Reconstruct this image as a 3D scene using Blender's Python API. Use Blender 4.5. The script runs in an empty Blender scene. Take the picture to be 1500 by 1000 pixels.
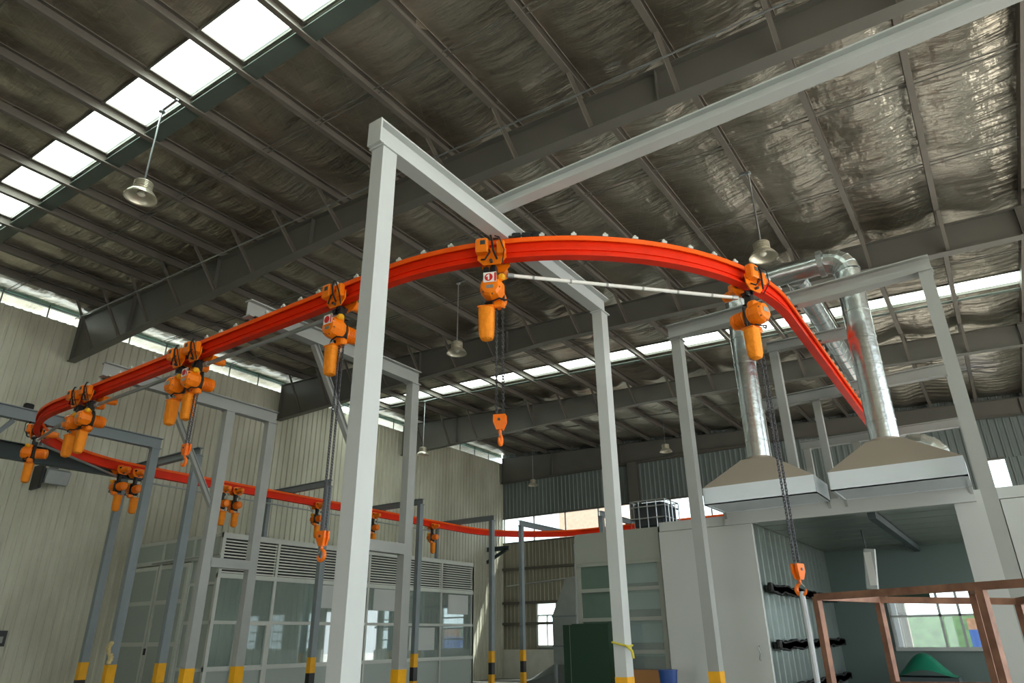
import bpy, bmesh, math, random
from mathutils import Vector, Matrix, noise
PI = math.pi
random.seed(7)
SC = bpy.context.scene
COL = SC.collection

# ------------------------------------------------------------------ camera
def camera():
    yaw, pit, roll = -0.600934, 0.411063, -0.011887
    f = Vector((math.sin(yaw)*math.cos(pit), math.cos(yaw)*math.cos(pit), math.sin(pit)))
    r = Vector((math.cos(yaw), -math.sin(yaw), 0)); u = r.cross(f)
    c, s = math.cos(roll), math.sin(roll)
    r2 = c*r + s*u; u2 = -s*r + c*u
    cd = bpy.data.cameras.new('camera'); o = bpy.data.objects.new('camera', cd); COL.objects.link(o)
    cd.sensor_width = 36; cd.lens = 995.7/1500*36; cd.clip_start = 0.05; cd.clip_end = 400
    m = Matrix((( r2.x, u2.x, -f.x, 0), (r2.y, u2.y, -f.y, 0), (r2.z, u2.z, -f.z, 1.55), (0, 0, 0, 1)))
    o.matrix_world = m
    SC.camera = o
camera()

# ------------------------------------------------------------------ world, sun, exposure
w = bpy.data.worlds.new('world'); SC.world = w; w.use_nodes = True
nt = w.node_tree; bg = nt.nodes['Background']
tc = nt.nodes.new('ShaderNodeTexCoord'); sx = nt.nodes.new('ShaderNodeSeparateXYZ'); rp = nt.nodes.new('ShaderNodeValToRGB')
nt.links.new(tc.outputs['Generated'], sx.inputs[0]); nt.links.new(sx.outputs['Z'], rp.inputs[0])
rp.color_ramp.elements[0].position = 0.0; rp.color_ramp.elements[0].color = (0.90, 0.95, 0.98, 1)
rp.color_ramp.elements[1].position = 0.7; rp.color_ramp.elements[1].color = (0.80, 0.93, 1.0, 1)
nt.links.new(rp.outputs[0], bg.inputs['Color']); bg.inputs['Strength'].default_value = 3.2
sl = bpy.data.lights.new('sun', 'SUN'); sl.energy = 32.0; sl.angle = math.radians(0.6); sl.color = (1.0, 0.96, 0.90)
so = bpy.data.objects.new('sun', sl); COL.objects.link(so)
so.rotation_euler = Vector((-1.15, -1.0, -2.3)).to_track_quat('-Z', 'Y').to_euler()
so.location = (10, 10, 20)
vs = SC.view_settings
SC.display_settings.display_device = 'sRGB'
vs.view_transform = 'Standard'; vs.look = 'None'; vs.gamma = 1; vs.use_curve_mapping = False
vs.exposure = 0.3

# ------------------------------------------------------------------ materials
def lin(c):
    return tuple(((x/255)/12.92 if x/255 <= 0.04045 else ((x/255+0.055)/1.055)**2.4) for x in c)
MATS = {}
def mat(name, rgb, rough=0.5, metal=0.0, var=0.0, vscale=3.0, bump=0.0, bscale=20.0, stretch=(1, 1, 1), spec=None, dirt=None):
    m = bpy.data.materials.new(name); m.use_nodes = True; n = m.node_tree; b = n.nodes['Principled BSDF']
    c = lin(rgb) + (1,)
    b.inputs['Base Color'].default_value = c; b.inputs['Roughness'].default_value = rough; b.inputs['Metallic'].default_value = metal
    if spec is not None: b.inputs['Specular IOR Level'].default_value = spec
    if var or bump:
        t = n.nodes.new('ShaderNodeTexCoord'); mp = n.nodes.new('ShaderNodeMapping')
        n.links.new(t.outputs['Object'], mp.inputs[0]); mp.inputs['Scale'].default_value = stretch
    if var:
        no = n.nodes.new('ShaderNodeTexNoise'); no.inputs['Scale'].default_value = vscale; no.inputs['Detail'].default_value = 5
        n.links.new(mp.outputs[0], no.inputs['Vector'])
        r = n.nodes.new('ShaderNodeValToRGB'); r.color_ramp.elements[0].position = 0.3; r.color_ramp.elements[1].position = 0.7
        d = lin(dirt) if dirt else tuple(x*(1-var) for x in c[:3])
        r.color_ramp.elements[0].color = tuple(d) + (1,); r.color_ramp.elements[1].color = tuple(min(1, x*(1+var*0.3)) for x in c[:3]) + (1,)
        n.links.new(no.outputs['Fac'], r.inputs[0]); n.links.new(r.outputs[0], b.inputs['Base Color'])
    if bump:
        nb = n.nodes.new('ShaderNodeTexNoise'); nb.inputs['Scale'].default_value = bscale; nb.inputs['Detail'].default_value = 3
        n.links.new(mp.outputs[0], nb.inputs['Vector'])
        bu = n.nodes.new('ShaderNodeBump'); bu.inputs['Strength'].default_value = bump; bu.inputs['Distance'].default_value = 0.05
        n.links.new(nb.outputs['Fac'], bu.inputs['Height']); n.links.new(bu.outputs[0], b.inputs['Normal'])
    MATS[name] = m
    return m
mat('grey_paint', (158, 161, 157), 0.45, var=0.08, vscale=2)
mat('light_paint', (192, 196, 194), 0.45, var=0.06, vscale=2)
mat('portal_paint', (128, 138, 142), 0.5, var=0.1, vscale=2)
mat('roof_steel', (106, 100, 92), 0.55, var=0.12, vscale=1.5)
mat('rafter_steel', (106, 104, 97), 0.5, var=0.1, vscale=1.2)
mat('rail_red', (232, 44, 0), 0.5, var=0.12, vscale=4, spec=0.25)
mat('rail_orange', (255, 96, 8), 0.45, var=0.08, vscale=4, spec=0.3)
mat('siding_dark', (52, 66, 68), 0.5)
mat('hoist_orange', (250, 128, 2), 0.38, var=0.1, vscale=12)
mat('bag_orange', (254, 146, 10), 0.7, var=0.1, vscale=14, bump=0.3, bscale=25)
mat('hook_orange', (246, 118, 18), 0.35)
mat('black_metal', (22, 22, 24), 0.4)
mat('black_rubber', (14, 14, 15), 0.7)
mat('chain_steel', (96, 96, 100), 0.35, 0.8)
mat('zinc', (190, 196, 200), 0.3, 0.9)
mat('yellow', (238, 172, 8), 0.55, var=0.12, vscale=8)
mat('white', (236, 236, 230), 0.5)
mat('sign_red', (206, 22, 24), 0.5)
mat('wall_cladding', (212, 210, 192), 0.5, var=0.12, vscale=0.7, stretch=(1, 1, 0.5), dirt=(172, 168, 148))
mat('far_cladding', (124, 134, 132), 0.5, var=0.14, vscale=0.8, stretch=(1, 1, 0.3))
mat('flashing', (92, 104, 96), 0.6, var=0.15, vscale=2)
mat('far_lower', (150, 146, 128), 0.55, var=0.15, vscale=0.8, stretch=(1, 1, 0.3))
mat('yard_hedge', (92, 120, 82), 0.9, var=0.4, vscale=3)
mat('girt_steel', (96, 92, 82), 0.6)
mat('masonry', (208, 206, 196), 0.8, var=0.12, vscale=2.5)
mat('concrete', (140, 139, 134), 0.65, var=0.15, vscale=0.8)
mat('panel_white', (188, 191, 188), 0.45, var=0.05, vscale=1.2)
mat('panel_grey', (142, 146, 137), 0.5, var=0.05, vscale=1.5)
mat('frame_alu', (196, 200, 192), 0.4, var=0.05, vscale=3)
mat('louvre_alu', (200, 202, 192), 0.45)
mat('dark_gap', (40, 44, 44), 0.8)
mat('hood_white', (214, 222, 228), 0.4)
mat('hood_tan', (150, 140, 126), 0.55, var=0.06, vscale=2)
mat('galv', (206, 212, 212), 0.27, 1.0, var=0.12, vscale=5, bump=0.12, bscale=10)
mat('galv_dull', (170, 174, 172), 0.45, 0.7, var=0.1, vscale=4)
mat('copper_tube', (158, 116, 94), 0.45, 0.25, var=0.18, vscale=9, dirt=(120, 84, 68))
mat('dark_green', (4, 46, 24), 0.45)
mat('green_cloth', (84, 104, 92), 0.8, var=0.15, vscale=3)
mat('teal_panel', (158, 167, 161), 0.35)
mat('cardboard', (158, 112, 66), 0.8)
mat('blue_plastic', (28, 70, 140), 0.4)
mat('tank_dark', (38, 46, 50), 0.4)
mat('booth_inner', (146, 158, 154), 0.3, 0.6, var=0.12, vscale=1.5, bump=0.08, bscale=4)
mat('oven_ceiling', (176, 180, 172), 0.28, 0.85, var=0.15, vscale=1.2, bump=0.06, bscale=3)
mat('oven_back', (88, 104, 100), 0.45)
mat('black_strip', (22, 22, 20), 0.5, bump=0.8, bscale=30)
mat('lamp_alu', (214, 208, 190), 0.3, 0.6)
mat('lamp_globe', (232, 230, 214), 0.25)
mat('yellow_rope', (206, 190, 60), 0.7)
mat('rag_cream', (212, 192, 140), 0.8)
mat('tarp_grey', (118, 122, 122), 0.6, var=0.1, vscale=2)
mat('green_sheet', (30, 120, 92), 0.35)
mat('brick', (206, 168, 146), 0.8, var=0.2, vscale=6)
mat('sling_white', (196, 200, 204), 0.6)

def glass_mat(name, tint, opac=0.12, gl=0.12):
    m = bpy.data.materials.new(name); m.use_nodes = True; n = m.node_tree
    n.nodes.remove(n.nodes['Principled BSDF']); out = n.nodes['Material Output']
    tr = n.nodes.new('ShaderNodeBsdfTransparent'); tr.inputs[0].default_value = lin(tint) + (1,)
    g = n.nodes.new('ShaderNodeBsdfGlossy'); g.inputs['Roughness'].default_value = 0.02
    d = n.nodes.new('ShaderNodeBsdfDiffuse'); d.inputs[0].default_value = lin(tint) + (1,)
    lw = n.nodes.new('ShaderNodeLayerWeight'); lw.inputs[0].default_value = 0.25
    ad = n.nodes.new('ShaderNodeMath'); ad.operation = 'MULTIPLY_ADD'; ad.inputs[1].default_value = 0.7; ad.inputs[2].default_value = gl
    n.links.new(lw.outputs['Fresnel'], ad.inputs[0])
    m1 = n.nodes.new('ShaderNodeMixShader'); m1.inputs[0].default_value = opac
    n.links.new(tr.outputs[0], m1.inputs[1]); n.links.new(d.outputs[0], m1.inputs[2])
    m2 = n.nodes.new('ShaderNodeMixShader'); n.links.new(ad.outputs[0], m2.inputs[0])
    n.links.new(m1.outputs[0], m2.inputs[1]); n.links.new(g.outputs[0], m2.inputs[2])
    n.links.new(m2.outputs[0], out.inputs[0]); MATS[name] = m
glass_mat('booth_glass', (226, 240, 240), 0.16, 0.13)
glass_mat('clear_glass', (240, 246, 246), 0.04, 0.04)

def translucent_mat(name, rgb, dirt, fac=0.8):
    m = bpy.data.materials.new(name); m.use_nodes = True; n = m.node_tree
    n.nodes.remove(n.nodes['Principled BSDF']); out = n.nodes['Material Output']
    t = n.nodes.new('ShaderNodeTexCoord'); mp = n.nodes.new('ShaderNodeMapping'); mp.inputs['Scale'].default_value = (0.7, 2.5, 1)
    n.links.new(t.outputs['Object'], mp.inputs[0])
    no = n.nodes.new('ShaderNodeTexNoise'); no.inputs['Scale'].default_value = 1.3; no.inputs['Detail'].default_value = 6
    n.links.new(mp.outputs[0], no.inputs['Vector'])
    r = n.nodes.new('ShaderNodeValToRGB'); r.color_ramp.elements[0].position = 0.30; r.color_ramp.elements[1].position = 0.44
    r.color_ramp.elements[0].color = lin(dirt) + (1,); r.color_ramp.elements[1].color = lin(rgb) + (1,)
    n.links.new(no.outputs['Fac'], r.inputs[0])
    tl = n.nodes.new('ShaderNodeBsdfTranslucent'); d = n.nodes.new('ShaderNodeBsdfDiffuse')
    n.links.new(r.outputs[0], tl.inputs[0]); n.links.new(r.outputs[0], d.inputs[0])
    mx = n.nodes.new('ShaderNodeMixShader'); mx.inputs[0].default_value = fac
    n.links.new(d.outputs[0], mx.inputs[1]); n.links.new(tl.outputs[0], mx.inputs[2]); n.links.new(mx.outputs[0], out.inputs[0])
    MATS[name] = m
translucent_mat('skylight_sheet', (206, 220, 212), (120, 132, 112))
translucent_mat('eave_sheet', (158, 186, 178), (130, 160, 152), 0.7)

def foil_mat():
    m = bpy.data.materials.new('roof_foil'); m.use_nodes = True; n = m.node_tree; b = n.nodes['Principled BSDF']
    b.inputs['Metallic'].default_value = 0.95; b.inputs['Roughness'].default_value = 0.30
    t = n.nodes.new('ShaderNodeTexCoord')
    def nz(scale, sc, det=4):
        mp = n.nodes.new('ShaderNodeMapping'); mp.inputs['Scale'].default_value = sc; n.links.new(t.outputs['Object'], mp.inputs[0])
        no = n.nodes.new('ShaderNodeTexNoise'); no.inputs['Scale'].default_value = scale; no.inputs['Detail'].default_value = det
        n.links.new(mp.outputs[0], no.inputs['Vector']); return no
    a = nz(1.0, (0.5, 0.5, 1)); r = n.nodes.new('ShaderNodeValToRGB')
    r.color_ramp.elements[0].position = 0.3; r.color_ramp.elements[0].color = lin((120, 112, 96)) + (1,)
    r.color_ramp.elements[1].position = 0.75; r.color_ramp.elements[1].color = lin((226, 218, 204)) + (1,)
    n.links.new(a.outputs['Fac'], r.inputs[0])
    # wire mesh that carries the insulation: a diagonal net of thin wires
    def wires(rot, sc):
        mp = n.nodes.new('ShaderNodeMapping'); mp.inputs['Rotation'].default_value = (0, 0, rot); n.links.new(t.outputs['Object'], mp.inputs[0])
        wv = n.nodes.new('ShaderNodeTexWave'); wv.wave_profile = 'SAW'; wv.inputs['Scale'].default_value = sc; wv.inputs['Distortion'].default_value = 0.6
        n.links.new(mp.outputs[0], wv.inputs['Vector'])
        g = n.nodes.new('ShaderNodeMath'); g.operation = 'GREATER_THAN'; g.inputs[1].default_value = 0.965; n.links.new(wv.outputs['Fac'], g.inputs[0]); return g
    w1 = wires(0.55, 1.0); w2 = wires(-0.5, 1.0)
    mx = n.nodes.new('ShaderNodeMath'); mx.operation = 'MAXIMUM'; n.links.new(w1.outputs[0], mx.inputs[0]); n.links.new(w2.outputs[0], mx.inputs[1])
    ml = n.nodes.new('ShaderNodeMath'); ml.operation = 'MULTIPLY'; ml.inputs[1].default_value = 0.3; n.links.new(mx.outputs[0], ml.inputs[0])
    mc = n.nodes.new('ShaderNodeMix'); mc.data_type = 'RGBA'; n.links.new(ml.outputs[0], mc.inputs['Factor'])
    n.links.new(r.outputs[0], mc.inputs['A']); mc.inputs['B'].default_value = lin((214, 208, 192)) + (1,)
    n.links.new(mc.outputs['Result'], b.inputs['Base Color'])
    c1 = nz(2.0, (0.55, 2.6, 1), 6); c2 = nz(3.2, (1.6, 0.6, 1), 4)
    ad = n.nodes.new('ShaderNodeMath'); ad.operation = 'MULTIPLY_ADD'; ad.inputs[1].default_value = 0.35
    n.links.new(c2.outputs['Fac'], ad.inputs[0]); n.links.new(c1.outputs['Fac'], ad.inputs[2])
    bu = n.nodes.new('ShaderNodeBump'); bu.inputs['Strength'].default_value = 0.9; bu.inputs['Distance'].default_value = 0.13
    n.links.new(ad.outputs[0], bu.inputs['Height']); n.links.new(bu.outputs[0], b.inputs['Normal'])
    MATS['roof_foil'] = m
foil_mat()

# ------------------------------------------------------------------ mesh builder
class MB:
    def __init__(s): s.v = []; s.f = []; s.mi = []; s.cur = 0
    def add(s, vs, fs):
        o = len(s.v); s.v += [Vector(p) for p in vs]
        for f in fs: s.f.append([i+o for i in f]); s.mi.append(s.cur)
    def box(s, x0, x1, y0, y1, z0, z1):
        s.add([(x0,y0,z0),(x1,y0,z0),(x1,y1,z0),(x0,y1,z0),(x0,y0,z1),(x1,y0,z1),(x1,y1,z1),(x0,y1,z1)],
              [(0,3,2,1),(4,5,6,7),(0,1,5,4),(1,2,6,5),(2,3,7,6),(3,0,4,7)]); return s
    def rbox(s, c, size, R=None, bev=0.0):
        # box with bevelled corners (8-sided footprint) turned by matrix R about its centre
        hx, hy, hz = size[0]/2, size[1]/2, size[2]/2; b = min(bev, hx*0.9, hy*0.9, hz*0.9)
        def ring(ix, iy, z):
            return [(-hx+ix+b, -hy+iy, z), (hx-ix-b, -hy+iy, z), (hx-ix, -hy+iy+b, z), (hx-ix, hy-iy-b, z), (hx-ix-b, hy-iy, z), (-hx+ix+b, hy-iy, z), (-hx+ix, hy-iy-b, z), (-hx+ix, -hy+iy+b, z)]
        P = []
        if b > 0:
            P = ring(b*0.7, b*0.7, -hz) + ring(0, 0, -hz+b) + ring(0, 0, hz-b) + ring(b*0.7, b*0.7, hz); nr = 4
            F = [tuple(range(7, -1, -1)), tuple(range(24, 32))]
            for k in range(nr-1):
                for i in range(8): j = (i+1) % 8; F.append((k*8+i, k*8+j, k*8+8+j, k*8+8+i))
        else:
            m = MB().box(-hx, hx, -hy, hy, -hz, hz); P = m.v; F = m.f
        c = Vector(c)
        s.add([c + (R @ Vector(p) if R else Vector(p)) for p in P], F); return s
    def sweep(s, prof, p0, p1, up=(0, 0, 1), side=None, caps=True):
        # closed 2-D profile [(side, up)...] swept from p0 to p1
        p0, p1 = Vector(p0), Vector(p1); d = (p1-p0).normalized(); u = Vector(up)
        u = (u - d*u.dot(d)).normalized(); r = d.cross(u)
        n = len(prof); P = [p0 + r*a + u*b for a, b in prof] + [p1 + r*a + u*b for a, b in prof]
        F = [(i, (i+1) % n, n+(i+1) % n, n+i) for i in range(n)]
        if caps: F += [tuple(range(n-1, -1, -1)), tuple(range(n, 2*n))]
        s.add(P, F); return s
    def tube(s, pts, r, n=10, caps=True, radii=None):
        pts = [Vector(p) for p in pts]; base = len(s.v); P = []; prev = None
        for k, p in enumerate(pts):
            if k == 0: d = pts[1]-p
            elif k == len(pts)-1: d = p-pts[k-1]
            else: d = (pts[k+1]-p).normalized() + (p-pts[k-1]).normalized()
            d.normalize()
            if prev is None:
                a = Vector((0, 0, 1)) if abs(d.z) < 0.9 else Vector((1, 0, 0))
                u = (a - d*a.dot(d)).normalized()
            else: u = (prev - d*prev.dot(d)).normalized()
            prev = u; v = d.cross(u); rr = radii[k] if radii else r
            P += [p + (u*math.cos(2*PI*i/n) + v*math.sin(2*PI*i/n))*rr for i in range(n)]
        F = []
        for k in range(len(pts)-1):
            for i in range(n): j = (i+1) % n; F.append((k*n+i, k*n+j, k*n+n+j, k*n+n+i))
        if caps: F += [tuple(range(n-1, -1, -1)), tuple(range((len(pts)-1)*n, len(pts)*n))]
        s.add(P, F); return s
    def lathe(s, prof, c=(0, 0, 0), axis='Z', n=20, caps=True):
        # prof: [(radius, along)...]
        P = []
        for r, a in prof:
            for i in range(n):
                x, y = r*math.cos(2*PI*i/n), r*math.sin(2*PI*i/n)
                q = (x, y, a) if axis == 'Z' else ((y, a, x) if axis == 'Y' else (a, x, y))
                P.append(Vector(c) + Vector(q))
        F = []
        for k in range(len(prof)-1):
            for i in range(n): j = (i+1) % n; F.append((k*n+i, k*n+j, k*n+n+j, k*n+n+i))
        if caps: F += [tuple(range(n-1, -1, -1)), tuple(range((len(prof)-1)*n, len(prof)*n))]
        s.add(P, F); return s
    def build(s, name, m, parent=None, local=False, smooth=False):
        me = bpy.data.meshes.new(name); off = Vector((0, 0, 0))
        ms = m if isinstance(m, (list, tuple)) else [m]
        if parent is None:
            lo = Vector((min(p.x for p in s.v), min(p.y for p in s.v), min(p.z for p in s.v)))
            hi = Vector((max(p.x for p in s.v), max(p.y for p in s.v), max(p.z for p in s.v)))
            off = Vector(((lo.x+hi.x)/2, (lo.y+hi.y)/2, lo.z))
        elif not local:
            q = parent
            while q: off += q.location; q = q.parent
        me.from_pydata([tuple(p-off) for p in s.v], [], s.f)
        for k in ms: me.materials.append(MATS[k])
        if len(ms) > 1: me.polygons.foreach_set('material_index', s.mi)
        bm = bmesh.new(); bm.from_mesh(me); bmesh.ops.recalc_face_normals(bm, faces=bm.faces); bm.to_mesh(me); bm.free()
        if smooth:
            me.polygons.foreach_set('use_smooth', [True]*len(me.polygons))
            try: me.set_sharp_from_angle(angle=math.radians(38))
            except Exception: pass
        o = bpy.data.objects.new(name, me); COL.objects.link(o)
        if parent is None: o.location = off
        else: o.parent = parent
        return o
def struct(o): o['kind'] = 'structure'; return o
def tag(o, label, cat, group=None):
    o['label'] = label; o['category'] = cat
    if group: o['group'] = group
    return o
def thing(name, label, cat, loc=(0, 0, 0), rz=0.0, group=None):
    o = bpy.data.objects.new(name, None); COL.objects.link(o); o.empty_display_size = 0.1
    o.location = loc; o.rotation_euler = (0, 0, rz); return tag(o, label, cat, group)
def B(*a): return MB().box(*a)
def iprof(w, h, tf=0.012, tw=0.01):
    # I section, bottom at 0
    a, b = w/2, tw/2
    return [(-a, 0), (a, 0), (a, tf), (b, tf), (b, h-tf), (a, h-tf), (a, h), (-a, h), (-a, h-tf), (-b, h-tf), (-b, tf), (-a, tf)]
def rprof(w, h): return [(-w/2, 0), (w/2, 0), (w/2, h), (-w/2, h)]
def cprof(w, h, t=0.008, lip=0.025):
    # C section, bottom at 0, web on the left
    return [(0, 0), (w, 0), (w, lip), (w-t, lip), (w-t, t), (t, t), (t, h-t), (w-t, h-t), (w-t, h-lip), (w, h-lip), (w, h), (0, h)]

# ------------------------------------------------------------------ setting
WX, FY = -18.5, 26.1                       # left wall face, far wall face
def zroof(x): return 8.60 - 0.05*x
struct(B(-60, 40, -40, 70, -0.2, 0).build('floor', 'concrete'))

def corrugated(along, face, a0, a1, z0, z1, sign, pitch=0.2, d=0.03):
    # trapezoid ribs: along = 'y' (wall in x=face) or 'x' (wall in y=face); sign = side the ribs stand out on
    pts = []; a = a0
    while a < a1 - 1e-6:
        for t, h in ((0, 0), (0.55, 0), (0.66, 1), (0.89, 1)):
            p = a + t*pitch
            if p < a1: pts.append((p, h*d))
        a += pitch
    pts.append((a1, 0)); m = MB(); n = len(pts); P = []
    for z in (z0, z1):
        for p, h in pts: P.append((face+sign*h, p, z) if along == 'y' else (p, face+sign*h, z))
    for z in (z0, z1):
        for p in (a0, a1): P.append((face-sign*0.06, p, z) if along == 'y' else (p, face-sign*0.06, z))
    F = [(i, i+1, n+i+1, n+i) for i in range(n-1)]
    F.append((2*n, 2*n+1, 2*n+3, 2*n+2))
    m.add(P, F); return m
# left wall (high side) with a strip of light between its top edge and the roof
struct(corrugated('y', WX, -6, FY, 0, 9.13, 1).build('wall_left', 'wall_cladding'))
struct(B(WX-0.16, WX-0.10, -6, FY, 9.05, 9.45).build('window_1', 'clear_glass'))
struct(B(WX-0.16, WX-0.10, -6, FY, 9.45, 9.60).build('window_2', 'eave_sheet'))
m = MB()
y = -5.4
while y < FY:
    m.box(WX-0.10, WX-0.07, y-0.012, y+0.012, 9.10, 9.52); y += 1.05
m.box(WX-0.1, WX-0.05, -6, FY, 9.44, 9.465)
struct(m.build('trim_1', 'rafter_steel'))

# far wall: masonry foot, ribbed sheet, long window band, small window, opening behind the oven
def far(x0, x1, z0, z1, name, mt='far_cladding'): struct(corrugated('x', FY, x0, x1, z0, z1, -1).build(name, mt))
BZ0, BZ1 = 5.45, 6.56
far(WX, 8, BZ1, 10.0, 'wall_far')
far(-8.3, 0.1, BZ0, BZ1, 'wall_far'); far(0.78, 8, BZ0, BZ1, 'wall_far')
far(WX, -16.75, 1.1, BZ0, 'wall_far', 'far_lower'); far(-16.75, -15.75, 2.9, BZ0, 'wall_far', 'far_lower')
# low barred windows behind the oven and the cabinet; the booth glass mirrors them
LOW = [(-8.4, -7.1), (-4.6, -3.3), (1.7, 2.9), (4.2, 5.4), (6.4, 7.6)]
xs = [-15.75] + [q for a_ in LOW[:2] for q in a_] + [-2.9]
for k in range(0, len(xs), 2): far(xs[k], xs[k+1], 1.1, BZ0, 'wall_far', 'far_lower')
far(-2.9, 0.9, 2.9, BZ0, 'wall_far', 'far_lower')
xs = [0.9] + [q for a_ in LOW[2:] for q in a_] + [8]
for k in range(0, len(xs), 2): far(xs[k], xs[k+1], 1.1, BZ0, 'wall_far', 'far_lower')
for k, (a_, b_) in enumerate(LOW):
    far(a_, b_, 2.9, BZ0, 'wall_far', 'far_lower')
    struct(B(a_, b_, FY+0.02, FY+0.03, 1.1, 2.9).build('window_%d' % (8+k), 'clear_glass'))
    m = MB()
    for z in (1.1, 1.5, 1.95, 2.4, 2.85): m.box(a_, b_, FY-0.04, FY+0.04, z, z+0.06)
    m.box(a_-0.03, a_+0.04, FY-0.05, FY+0.04, 1.1, 2.95).box(b_-0.04, b_+0.03, FY-0.05, FY+0.04, 1.1, 2.95)
    struct(m.build('trim_%d' % (8+k), 'frame_alu'))
far(-16.75, -15.75, 1.1, 1.22, 'wall_far')
struct(B(WX, -2.9, FY-0.12, FY+0.1, 0, 1.1).build('wall_far', 'masonry')); struct(B(0.9, 8, FY-0.12, FY+0.1, 0, 1.1).build('wall_far', 'masonry'))
m = MB()
for x0_, x1_ in ((WX, -8.3), (0.1, 0.78)):
    m.box(x0_, x1_, FY+0.02, FY+0.03, BZ0, BZ1)
struct(m.build('window_3', 'clear_glass'))
m = MB(); x = WX+0.06
while x < -8.3: m.box(x-0.02, x+0.02, FY-0.02, FY+0.05, BZ0, BZ1); x += 1.62
for x0_, x1_ in ((WX, -8.3), (0.1, 0.78)):
    m.box(x0_, x1_, FY-0.05, FY+0.05, BZ0-0.03, BZ0+0.04); m.box(x0_, x1_, FY-0.05, FY+0.05, BZ1-0.03, BZ1+0.03)
struct(m.build('trim_2', 'rafter_steel'))
struct(B(-16.72, -15.78, FY+0.02, FY+0.03, 1.24, 2.88).build('window_4', 'clear_glass'))
m = MB().box(-16.78, -16.70, FY-0.07, FY+0.05, 1.2, 2.92).box(-15.80, -15.72, FY-0.07, FY+0.05, 1.2, 2.92)
m.box(-16.78, -15.72, FY-0.07, FY+0.05, 2.86, 2.94).box(-16.78, -15.72, FY-0.07, FY+0.05, 1.18, 1.26).box(-16.78, -15.72, FY-0.05, FY+0.04, 2.38, 2.43).box(-16.28, -16.24, FY-0.05, FY+0.04, 1.2, 2.4)
struct(m.build('trim_3', 'frame_alu'))
m = MB()
for z in (2.05, 2.88, 4.28): m.box(WX+0.02, -2.9, FY-0.16, FY-0.032, z, z+0.1)
m.box(WX+0.02, 8, FY-0.16, FY-0.032, 8.15, 8.25); struct(m.build('trim_4', 'girt_steel'))
# right and rear walls stand outside the picture; their openings let the daylight in
m = MB().box(8, 8.15, -6, FY, 7.0, 8.4).box(8, 8.15, -6, FY, 0, 0.8)
y = -6
while y < 22: m.box(8, 8.15, y, y+0.5, 0.8, 7.0); y += 4.0
m.box(8, 8.15, 21.5, FY, 0.8, 7.0)
struct(m.build('wall_right', 'wall_cladding'))
m = MB().box(WX, -7, -6.15, -6, 0, 9.6).box(-2, 8.1, -6.15, -6, 0, 8.6).box(-7, -2, -6.15, -6, 3.0, 9.2)
struct(m.build('wall_rear', 'wall_cladding'))

# roof: crinkled foil lining that sags between purlins, two translucent strips
PX = [-0.82 - 1.262*k for k in range(-5, 14)]          # purlin lines
def ceiling(y0, y1):
    m = MB(); nx = 150; ny = max(2, int((y1-y0)/0.28)); x0, x1 = -19.7, 8.15; P = []
    for j in range(ny+1):
        y = y0 + (y1-y0)*j/ny
        for i in range(nx+1):
            x = x0 + (x1-x0)*i/nx
            ph = ((x+0.82-0.04)/1.262) % 1.0
            e = min(1.0, min(j, ny-j)/3.0)
            sag = 0.09*math.sin(PI*ph)**2*e + (0.07*noise.noise(Vector((x*0.9, y*1.1, 3))) + 0.04*noise.noise(Vector((x*1.4, y*3.2, 9))))*e*math.sin(PI*ph)
            P.append((x, y, zroof(x) - sag))
    F = [(j*(nx+1)+i, j*(nx+1)+i+1, (j+1)*(nx+1)+i+1, (j+1)*(nx+1)+i) for j in range(ny) for i in range(nx)]
    m.add(P, F); o = m.build('ceiling', 'roof_foil', smooth=True); struct(o)
    # outer sheet above the lining keeps daylight out
    mm = MB(); mm.add([(x0, y0, zroof(x0)+0.07), (x1, y0, zroof(x1)+0.07), (x1, y1, zroof(x1)+0.07), (x0, y1, zroof(x0)+0.07)], [(0, 1, 2, 3)])
    struct(mm.build('ceiling', 'roof_steel'))
SKY = ((3.10, 3.78), (16.35, 17.05))
ceiling(-6.1, SKY[0][0]); ceiling(SKY[0][1], SKY[1][0]); ceiling(SKY[1][1], FY+0.2)
for k, (a, b) in enumerate(SKY):
    m = MB(); m.add([(-19.7, a-0.03, zroof(-19.7)+0.03), (8.15, a-0.03, zroof(8.15)+0.03), (8.15, b+0.03, zroof(8.15)+0.03), (-19.7, b+0.03, zroof(-19.7)+0.03)], [(0, 1, 2, 3)])
    struct(m.build('window_%d' % (5+k), 'skylight_sheet'))
    e = MB()
    for yy in (a, b):
        e.sweep(rprof(0.03, 0.09), (-19.6, yy, zroof(-19.6)-0.03), (8.1, yy, zroof(8.1)-0.03))
    struct(e.build('trim_%d' % (5+k), 'rafter_steel'))
    g = MB()
    for x0_, x1_ in ((-19.6, -10), (-10, 0), (0, 8)):
        y0_, y1_ = (b, b+0.24) if k == 0 else (b, b+0.12)
        P_ = [(x0_, y0_, zroof(x0_)-0.125), (x1_, y0_, zroof(x1_)-0.125), (x1_, y1_, zroof(x1_)-0.13), (x0_, y1_, zroof(x0_)-0.13)]
        g.add(P_ + [(p_[0], p_[1], p_[2]+0.012) for p_ in P_], [(0,1,2,3), (7,6,5,4), (0,4,5,1), (1,5,6,2), (2,6,7,3), (3,7,4,0)])
    struct(g.build('trim_%d' % (15+k), 'flashing'))

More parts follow.
